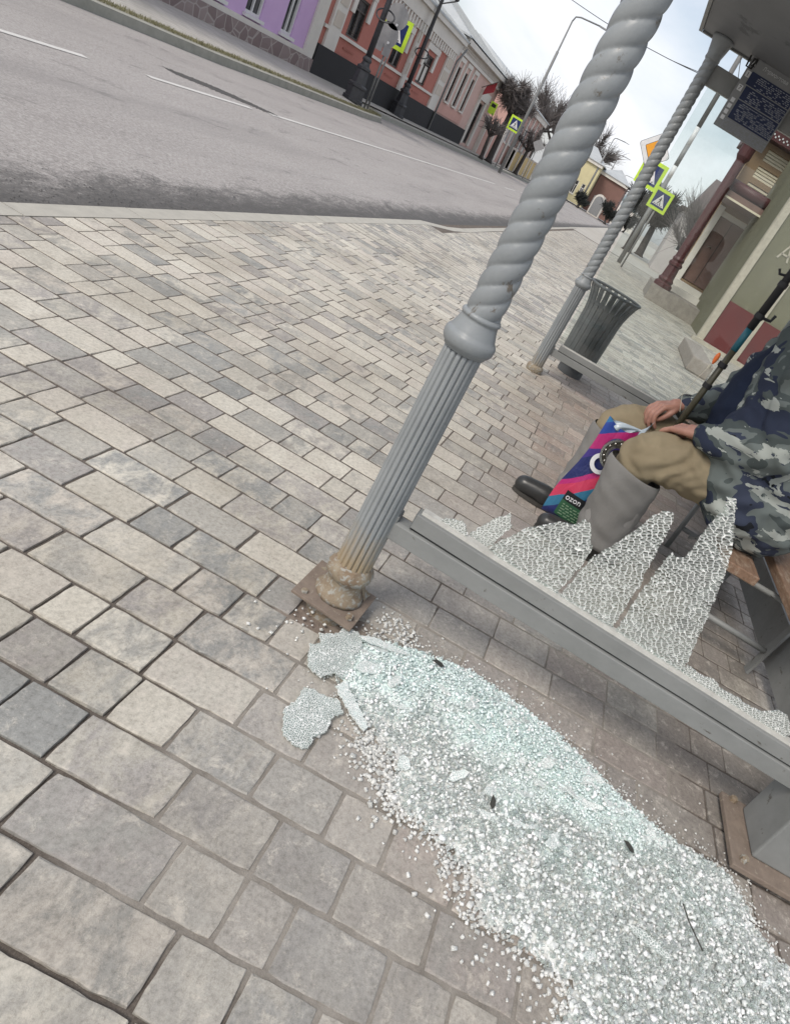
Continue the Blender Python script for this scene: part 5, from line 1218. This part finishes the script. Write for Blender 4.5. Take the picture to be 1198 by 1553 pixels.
# ornate dark lamp posts
M_IRON = mat('black_cast_iron', (.045, .047, .052), (.03, .031, .035), scale=6, rough=.45)
def ornate_lamp(x, y, z0, label, grp=None):
    t = thing('street_lamp', (x, y, z0), label, 'street lamp', grp)
    mb = MB(); mb.lathe([(.36, 0), (.36, .10), (.31, .12), (.30, .42), (.33, .44), (.33, .50), (.25, .55), (.205, .95), (.24, .98), (.24, 1.04), (.15, 1.10), (.13, 1.2), (.16, 1.24), (.16, 1.29), (.10, 1.36)], (x, y, z0), n=8); mb.build('base', M_IRON, t)
    mb = MB(); mb.lathe([(.10, 1.34), (.088, 3), (.07, 4.6), (.09, 4.64), (.05, 4.7)], (x, y, z0), n=20, fn=lambda r, z, q: r * (1 - .06 * abs(math.sin(q * 6)))); mb.build('shaft', M_IRON, t, smooth=True)
    mb = MB(); mb.tube([(x, y - .55, z0 + 4.85), (x, y, z0 + 4.5), (x, y + .55, z0 + 4.85)], .03, 8); mb.build('bracket', M_IRON, t); mb = MB()
    mb.tube([(x + .12 * math.cos(a), y - .05 + .30 * math.sin(a), z0 + 2.6 + .18 * math.cos(a)) for a in np.linspace(0, 2 * PI, 20)], .025, 6); mb.build('ornament_ring', M_IRON, t)
    for dy in (-.55, .55): mb = MB(); mb.lathe([(.05, 4.85), (.11, 4.9), (.15, 5.25), (.17, 5.28), (.06, 5.45), (.02, 5.55)], (x, y + dy, z0), n=8); mb.build('lantern', M_IRON, t)
    return t
ornate_lamp(24.7, 10.1, .10, 'large black ornate lamp post by the far kerb with stepped octagonal base')
ornate_lamp(33.2, 11.55, .13, 'slimmer looking dark lamp post standing close against the red house')
s_ = thing('drainpipe', (39.3, 11.85, .1), 'grey drainpipe pole between the red and pale pink houses', 'pipe'); mb = MB(); mb.tube([(39.28, 11.84, .1), (39.28, 11.84, 3.5), (39.28, 11.6, 4.2)], .05, 8); mb.build('pipe', M_POLE, s_, smooth=True)
# tall curved street lamps down the road
def tall_lamp(x, y, h, label):
    t = thing('tall_street_lamp', (x, y, 0), label, 'street lamp', 'tall street lamps down the road'); r0_ = .10 if x < 60 else .13
    mb = MB(); mb.tube([(x, y, 0), (x, y, h * .78), (x, y, h * .782), (x, y, h - .35)], [r0_, r0_ * .8, r0_ * .55, r0_ * .45], 10); mb.build('mast', M_POLE, t, smooth=True)
    mb = MB(); mb.tube([(x, y, h - .36), (x, y - .08, h - .1), (x, y - .35, h), (x, y - 1.5, h + .12)], r0_ * .42, 8); mb.build('arm', M_POLE, t, smooth=True)
    mb = MB(); mb.box((x, y - 1.75, h + .11), (.16, .55, .07)); mb.build('lamp_head', M_SGREY, t)
tall_lamp(45, 8.65, 8.75, 'tall curved street lamp above the pruned tree roofline'); tall_lamp(100, 8.0, 9.1, 'nearer of two thin street lamps over the far brown house'); tall_lamp(130, 8.3, 9.7, 'farther of two thin street lamps over the far brown house')
tall_lamp(170, 7.6, 9.6, 'small faint street lamp farthest along the road')
# near-side signs beyond the shelter
s_ = thing('priority_sign', (22, .62, 0), 'white and amber diamond priority sign half hidden by the far spiral post', 'road sign'); pole(s_, 22.06, .50, 3.4, .035); 
def diamond(a, x, m, nm, rr_=.07):
    mb = MB(); P = []
    for k in range(4):
        q0 = PI / 2 * k; 
        for dq in (-.5, -.25, 0, .25, .5):
            cxx, cyy = (a - rr_ * 1.414) * math.cos(q0), (a - rr_ * 1.414) * math.sin(q0); P.append((cxx + rr_ * math.cos(q0 + dq * PI / 2), cyy + rr_ * math.sin(q0 + dq * PI / 2)))
    mb.prism(P, (x, .62, 3.17), (0, -1, 0), (0, 0, 1), 0, .006); return mb.build(nm, m, s_)
diamond(.485, 22.0, M_SBLK, 'edge'); diamond(.47, 21.99, M_SWHITE, 'plate'); diamond(.295, 21.98, M_SBLK, 'edge', .03); diamond(.28, 21.97, M_SYEL, 'centre', .03)
s_ = thing('crossing_sign', (22, .36, 0), 'larger pedestrian crossing sign just below the amber diamond sign', 'road sign'); pole(s_, 22.06, .40, 3.0, .03); crossing_plate(s_, 22, .37, 2.63, .72, -.05)
s_ = thing('crossing_sign', (25, -.27, 0), 'lower pedestrian crossing sign in front of the dark dense trees', 'road sign'); pole(s_, 25.06, -.27, 2.75, .03); crossing_plate(s_, 25, -.26, 2.33, .66, .05)
# banded pole
s_ = thing('utility_pole', (27, -.17, 0), 'tall pole banded dark and pale beyond the shelter', 'pole')
for z0, z1, m, nm in ((0, 3.15, M_POLE, 'lower_mast'), (3.15, 3.55, M_SWHITE, 'pale_band'), (3.55, 4.25, M_POLE, 'dark_band'), (4.25, 4.85, M_SWHITE, 'pale_band'), (4.85, 9, M_POLE, 'upper_mast')):
    mb = MB(); mb.tube([(27, -.13, z0), (27, -.13, z1)], .085, 12); mb.build(nm, m, s_, smooth=True)
mb = MB(); mb.tube([(27, -.13, 8.5), (27, -.5, 9.0), (27, -1.0, 8.95), (27, -1.25, 8.6)], .035, 8); mb.build('arm', M_POLE, s_, smooth=True)
# overhead wires
for k, (y0, z0, y1, z1, la) in enumerate(((.6, 5.6, -1.2, 6.2, 'lowest overhead wire behind the spiral posts'), (8.6, 8.0, -3.0, 7.2, 'overhead wire crossing the sky left of the far spiral post'), (2.5, 8.0, -4.5, 8.4, 'highest overhead wire between the two spiral posts'))):
    mb = MB(); x0, x1 = (13, 30) if k == 0 else (38, 30); n = 14; mb.tube([(x0 + (x1 - x0) * t, y0 + (y1 - y0) * t, z0 + (z1 - z0) * t - .35 * math.sin(PI * t)) for t in np.linspace(0, 1, n)], .014 if k else .01, 5); o = mb.build('overhead_wire', M_SBLK, origin=(x0, y0, z0)); tag(o, la, 'wire')
# ------------------------------------------------------------------ trees
M_BARK = mat('dark_bark', (.075, .066, .062), (.045, .04, .037), scale=5, rough=.95, bmp=.5); M_TWIG = plain('twig_bark', (.15, .135, .13), .95)
def bare_tree(x, y, z0, h, crown_r, cz, n, label, seed, tr=.16, grp=None, tw=.012, name='bare_tree', dense=False, limbs=7, squash=1.0, col=None):
    rr = random.Random(seed); t = thing(name, (x, y, z0), label, 'tree', grp); mb = MB(); c = Vector((x, y, z0 + cz))
    lean = Vector((rr.uniform(-.15, .15), rr.uniform(-.15, .15), 0))
    fork = z0 + cz - crown_r * .75
    mb.tube([(x, y, z0 - .05), (x, y, z0 + .15), Vector((x, y, (z0 + fork) / 2)) + lean * .5, Vector((x, y, fork)) + lean], [tr * 1.5, tr * 1.05, tr * .9, tr * .75], 9)
    st = Vector((x, y, fork)) + lean; tips = []
    for k in range(limbs):
        a = 2 * PI * k / limbs + rr.uniform(-.4, .4); e = rr.uniform(.25, 1.25); L = crown_r * rr.uniform(.7, 1.05)
        p1 = st + Vector((math.cos(a) * math.cos(e), math.sin(a) * math.cos(e), math.sin(e))) * L * .5 + Vector((0, 0, .1)); p2 = p1 + Vector((math.cos(a) * math.cos(e), math.sin(a) * math.cos(e), math.sin(e) * squash)) * L * .55 + Vector((rr.uniform(-.2, .2), rr.uniform(-.2, .2), .15)) * crown_r * .5
        mb.tube([st, p1, p2], [tr * .55, tr * .36, tr * .16], 6); tips += [p1, (p1 + p2) / 2, p2]
    mb.build('trunk', M_BARK, t, smooth=True)
    mb = MB()
    for _ in range(n):
        if dense:
            s0 = rr.choice(tips); d = Vector((rr.gauss(0, 1), rr.gauss(0, 1), rr.gauss(.15, 1) * squash)).normalized(); L = crown_r * rr.uniform(.14, .46)
        else:
            s0 = rr.choice(tips); out_ = (s0 - st); d = (out_.normalized() + Vector((rr.gauss(0, .55), rr.gauss(0, .55), rr.gauss(.25, .5)))).normalized(); L = crown_r * rr.uniform(.25, .8)
        m_ = s0 + d * L * .5 + Vector((rr.uniform(-.1, .1), rr.uniform(-.1, .1), rr.uniform(-.02, .12))) * crown_r * .4; e_ = m_ + (d + Vector((rr.gauss(0, .35), rr.gauss(0, .35), rr.gauss(.15, .3)))) * L * .5
        mb.tube([s0, m_, e_], [tw, tw * .7, tw * .35], 3, False)
    mb.build('crown', col or M_TWIG, t); return t
bare_tree(50.5, 10.7, .12, 5, 1.7, 4.3, 3200, 'pruned street tree with a tight ball of dark twigs before the pink houses', 3, .2, tw=.02, dense=True, limbs=9, name='pruned_tree')
bare_tree(63, 10.9, .12, 4.5, 1.5, 3.0, 800, 'second pruned street tree farther along by the yellow wall', 4, .17, tw=.02, dense=True, name='pruned_tree')
bare_tree(47.6, 10.6, .12, 2.6, .8, 1.9, 200, 'small pruned tree with short fanned stubs beside the board gate', 14, .12, tw=.03, limbs=10, name='pruned_tree')
M_EVER = plain('dark_evergreen', (.032, .036, .034), .95)
for x, y, s_, la in ((44, -.25, 5, 'nearer dense dark pruned tree at the pavement edge beyond the crossing signs'), (49, -1.1, 6, 'second dense dark pruned tree just right behind the first one')):
    bare_tree(x, y, 0, 4.2, 1.45, 3.0, 4200, la, s_, .26, tw=.034, dense=True, limbs=11, name='dense_tree', col=M_EVER)
bare_tree(33, -2.4, 0, 5, 1.7, 2.6, 900, 'wide bare tree with fine branches beside the maroon porch', 7, .15, tw=.011, limbs=9)
bare_tree(38, -3.6, 0, 6, 1.9, 3.0, 800, 'taller bare tree behind the small pale kiosk', 8, .17, tw=.013, limbs=9)
bare_tree(92, 13.5, .2, 9, 3.4, 6.6, 1500, 'large bare tree rising behind the rose coloured house', 9, .3, tw=.035, limbs=9)
bare_tree(78, 13, .2, 9, 2.6, 6.2, 900, 'hazy bare tree rising beside the end of the zinc roofs', 10, .25, tw=.03, limbs=9)
bare_tree(112, 10.5, .2, 8, 2.8, 7.6, 1300, 'bare tree top above the far yellow house', 12, .25, tw=.04, limbs=8)
# end of the street
FE = Frame((100, 0, .2), (0, -1, 0), (1, 0, 0))
simple_house('yellow_house', 'pale yellow house with dark windows at the far end of the road', Frame((100, 0, .1), (0, -1, 0), (1, 0, 0)), -13.2, -7.6, 5.6, 7.2, stucco('yellow_stucco', (.62, .56, .34)), [(-12.6, -11.9, 2.9, 4.3), (-11.2, -10.6, .9, 2.6), (-9.9, -9.3, .9, 2.6), (-8.8, -8.3, .9, 2.6)], 4)
simple_house('brown_house', 'brick brown house with red brown gable at the far end of the road', Frame((103, 0, .1), (0, -1, 0), (1, 0, 0)), -7.5, -3.6, 5.2, 6.6, stucco('brown_brick_paint', (.21, .12, .10)), [(-6.9, -6.3, .9, 2.2), (-5.6, -5.0, .9, 2.2), (-4.7, -4.1, .9, 2.2)], 4)
k_ = thing('kiosk', (98, 5.2, .1), 'pale arched kiosk in front of the brown house', 'kiosk'); mb = MB(); P = [(-.8, 0), (.8, 0)] + [(.8 * math.cos(t), 1.9 + .8 * math.sin(t)) for t in np.linspace(0, PI, 12)]; mb.prism(P, (97, 5.6, 0), (0, -1, 0), (0, 0, 1), -1.5, 0); mb.build('shell', M_WTRIM, k_); mb = MB(); mb.prism([(a * .8, b_ * .85 + .15) for a, b_ in P], (97, 5.6, 0), (0, -1, 0), (0, 0, 1), .01, .02); mb.build('front', M_SGREY, k_)
c_ = thing('domed_church', (150, 3.0, 0), 'church with blue grey dome at the end of the road', 'church'); mb = MB(); mb.bx(148, 154, .2, 6, 0, 3.6); mb.build('wall', M_WTRIM, c_)
mb = MB(); mb.lathe([(1.7, 3.2), (1.7, 4.4), (2.0, 4.5), (1.95, 5.2), (1.5, 6.2), (.7, 6.9), (.15, 7.2), (.12, 8.2), (.01, 8.3)], (150.5, 3.0, 0), n=24); mb.build('dome', mat('dome_lead', (.22, .29, .31), (.18, .24, .26), rough=.5), c_, smooth=True)
for k, (x, y, s_, la) in enumerate(((95, 3.6, 1.6, 'dark round bush left of the far pavement end'), (93, 7.4, 1.1, 'dark bush before the yellow house'), (110, 1.2, 1.9, 'dark bush below the church dome'))):
    bare_tree(x, y, 0, 2, s_, s_ * 1.05, 1500, la, 40 + k, .15, tw=.05, dense=True, limbs=8, name='bush', col=M_EVER)
# ------------------------------------------------------------------ near side, right: kiosk, porch, green house
kk = thing('kiosk', (40, -2.7, 0), 'small pale house front with two dark windows left of the maroon column', 'house'); FK = Frame((40, 0, 0), (0, -1, 0), (1, 0, 0)); ho = [(2.35, 3.0, 1.35, 2.2), (2.25, 2.9, 2.45, 2.95)]
mb = MB(); wall_holes(FK, mb, 1.75, 5.2, 0, 3.2, ho); FK.bx(mb, 1.75, 5.2, .3, 4, .01, 3.19); mb.build('wall', stucco('kiosk_white', (.50, .47, .46)), kk)
for q in ho: window(FK, kk, *q, M_PVC, split=False)
mb = MB(); FK.bx(mb, 1.5, 5.5, -.3, 4.2, 3.2, 3.35); mb.build('roof', M_DKFR, kk)
simple_house('brown_roof_house', 'house with a dark brown roof behind the bare trees', Frame((60, 0, 0), (0, -1, 0), (1, 0, 0)), 3.2, 12, 4.2, 7.5, stucco('taupe_wall', (.36, .31, .29)), [(4.5, 5.3, 1.2, 2.6), (6.5, 7.3, 1.2, 2.6)], 4, mat('brown_sheet_roof', (.13, .10, .095)), hip=.5)
# porch house
M_MAROON = mat('maroon_paint', (.075, .018, .020), (.055, .014, .016), scale=6, rough=.5, spots=(.16, .09, .08), spot_lo=.66, spot_hi=.76)
M_OCHB, nt, bs, out = new_mat('ochre_brick'); v = coords(nt, (1, 1, 1)); mpv = nt.nodes.new('ShaderNodeMapping'); mpv.inputs['Rotation'].default_value = (PI / 2, 0, PI / 2); nt.links.new(v, mpv.inputs[0])
bk = N(nt, 'ShaderNodeTexBrick', Scale=1.0); bk.inputs['Brick Width'].default_value = .24; bk.inputs['Row Height'].default_value = .08; bk.inputs['Mortar Size'].default_value = .012
bk.inputs['Color1'].default_value = (.58, .38, .19, 1); bk.inputs['Color2'].default_value = (.50, .33, .165, 1); bk.inputs['Mortar'].default_value = (.26, .18, .11, 1); nt.links.new(mpv.outputs[0], bk.inputs['Vector']); nt.links.new(bk.outputs['Color'], bs.inputs['Base Color']); bs.inputs['Roughness'].default_value = .85
ph = thing('porch_house', (20.8, -2.5, 0), 'ochre brick house with maroon porch column and brown double door', 'house'); FP = Frame((20.8, 0, 0), (0, -1, 0), (1, 0, 0))
ho = [(1.72, 2.72, .78, 2.72)] + [(1.95 + .0, 2.55, 3.30 + .42 * k, 3.58 + .42 * k) for k in range(3)]
mb = MB(); wall_holes(FP, mb, 1.64, 8, 0, 4.55, ho); FP.bx(mb, 2.9, 8, .3, 6, .01, 4.54); FP.bx(mb, 1.7, 2.9, .305, .6, .02, 4.5); mb.build('wall', M_OCHB, ph)
M_DOOR = mat('brown_door_paint', (.19, .115, .095), (.155, .095, .08), scale=5, rough=.5)
mb = MB(); FP.bx(mb, 1.82, 2.62, .10, .15, .80, 2.58); dr = mb.build('door', M_DOOR, ph); mb = MB(); FP.bx(mb, 2.2, 2.215, .09, .099, .82, 2.56); mb.build('door_joint', M_SBLK, dr); mb = MB(); mb.tube([FP.p(1.95, .06, 1.75), FP.p(1.98, .04, 1.80), FP.p(2.05, .04, 1.82), FP.p(2.06, .06, 1.76)], .014, 6); mb.build('handle', M_CHR, dr)
mb = MB(); FP.bx(mb, 1.65, 1.815, -.03, .16, .62, 2.80); FP.bx(mb, 2.625, 2.86, .03, .16, .62, 2.80); FP.bx(mb, 1.82, 2.62, .04, .155, 2.585, 2.72); mb.build('door_frame', M_WTRIM, dr)
M_LOUV = plain('pale_louvre', (.70, .64, .50), .6)
for q in ho[1:]:
    mb = MB(); a, c, e, g = q
    for k in range(4): FP.bx(mb, a, c, .02, .05, e + k * (g - e) / 4, e + (k + .72) * (g - e) / 4)
    FP.bx(mb, a + .01, c - .01, .06, .08, e, g); mb.build('louvre', M_LOUV, ph)
mb = MB(); FP.bx(mb, 1.5, 8.2, -.4, .35, 4.56, 5.3); fa = mb.build('fascia', M_MAROON, ph); mb = MB()
for k in range(60): u = 1.5 + k * .06; FP.bx(mb, u, u + .035, -.41, -.402, 4.62 + .05 * (k % 2), 4.655 + .05 * (k % 2))
mb.build('light_string', M_LET, fa)
mb = MB(); FP.bx(mb, 1.35, 2.95, -1.9, -.02, 2.86, 3.02); cn = mb.build('canopy', M_DOOR, ph); mb = MB(); FP.bx(mb, 1.33, 2.97, -1.93, -1.905, 2.84, 2.885); mb.build('canopy_edge', M_LOUV, cn); mb = MB(); mb.tube([FP.p(1.4, -1.8, 3.16), FP.p(2.9, -1.8, 3.16)], .13, 14); mb.build('canopy_roll', M_MAROON, cn, smooth=True)
mb = MB(); FP.bx(mb, 1.08, 2.78, -2.35, -.02, -.05, .40); mb.build('plinth', mat('rough_granite', (.30, .275, .245), (.22, .20, .18), scale=7, rough=.9, bmp=.6, bscale=20), ph)
mb = MB(); FP.bx(mb, 1.55, 2.75, -1.1, -.02, .402, .56); FP.bx(mb, 1.6, 2.75, -.7, -.021, .562, .72); mb.build('step', M_WTRIM, ph)
col_ = (18.75, -1.34, 0); mb = MB(); mb.lathe([(.24, .40), (.24, .5), (.19, .54), (.21, .6), (.17, .66), (.15, .95), (.18, .98), (.18, 1.04), (.14, 1.08), (.16, 1.14), (.13, 1.2), (.12, 3.6), (.17, 3.7), (.17, 4.2)], col_, n=16); mb.build('porch_column', M_MAROON, ph)
mb = MB(); FP.bx(mb, 1.2, 1.5, -2.2, -.1, 4.05, 4.3); mb.build('porch_beam', M_MAROON, ph)
bare_tree(20.2, -3.55, 0, 3.4, .62, 2.95, 420, 'dark climbing shrub against the ochre brick wall', 31, .05, tw=.012, dense=True, limbs=7, name='shrub', col=M_MAROON if False else M_TWIG)
# green house wall facing the camera
M_GREEN = mat('olive_plaster', (.175, .168, .112), (.14, .135, .09), scale=1.6, rough=.85, spots=(.28, .27, .20), spot_lo=.62, spot_hi=.76, stretch=(1, 1, .6)); M_DRED = mat('dark_red_plinth', (.125, .022, .022), (.10, .018, .019), scale=2, rough=.7, spots=(.42, .30, .27), spot_lo=.70, spot_hi=.735, bscale=30)
gh = thing('green_house', (15.5, -4, 0), 'olive green plastered house corner with dark red plinth and pale corner strip', 'house'); FG = Frame((15.5, 0, 0), (0, -1, 0), (1, 0, 0))
mb = MB(); FG.bx(mb, 2.46, 9, 0, 4.6, -.05, 5.2); mb.build('wall', M_GREEN, gh)
hbox(FG, gh, 'plinth', M_DRED, 2.47, 3.16, -.03, -.002, .0, 1.0); hbox(FG, gh, 'plinth', M_DRED, 3.30, 9, -.03, -.002, .0, 1.0)
M_STRIP = mat('pale_weathered_strip', (.47, .43, .35), (.36, .33, .27), scale=9, rough=.85, spots=(.2, .18, .14), spot_lo=.62, spot_hi=.72)
for a, c in ((2.30, 2.455), (3.17, 3.29)): hbox(FG, gh, 'corner_strip', M_STRIP, a, c, -.05, .1, .02, 5.0)
hbox(FG, gh, 'kerb_foot', M_STRIP, 2.2, 3.6, -.25, -.035, -.02, .07)
text_mesh('А', .42, FG.p(2.72, -.012, 2.12), (0, -1, 0), (0, 0, 1), 'scratched_letter', M_STRIP, gh, .001)
# granite block on the pavement
b = MB(); b.bx(10.2, 12.1, -1.98, -1.64, 0, .22); gb = b.build('granite_block', mat('block_granite', (.27, .235, .205), (.33, .30, .27), scale=14, rough=.9, bmp=.6, bscale=40), bevel=.02, origin=(11, -1.8, 0)); tag(gb, 'low rectangular granite block on the pavement near the dark red plinth', 'stone block')
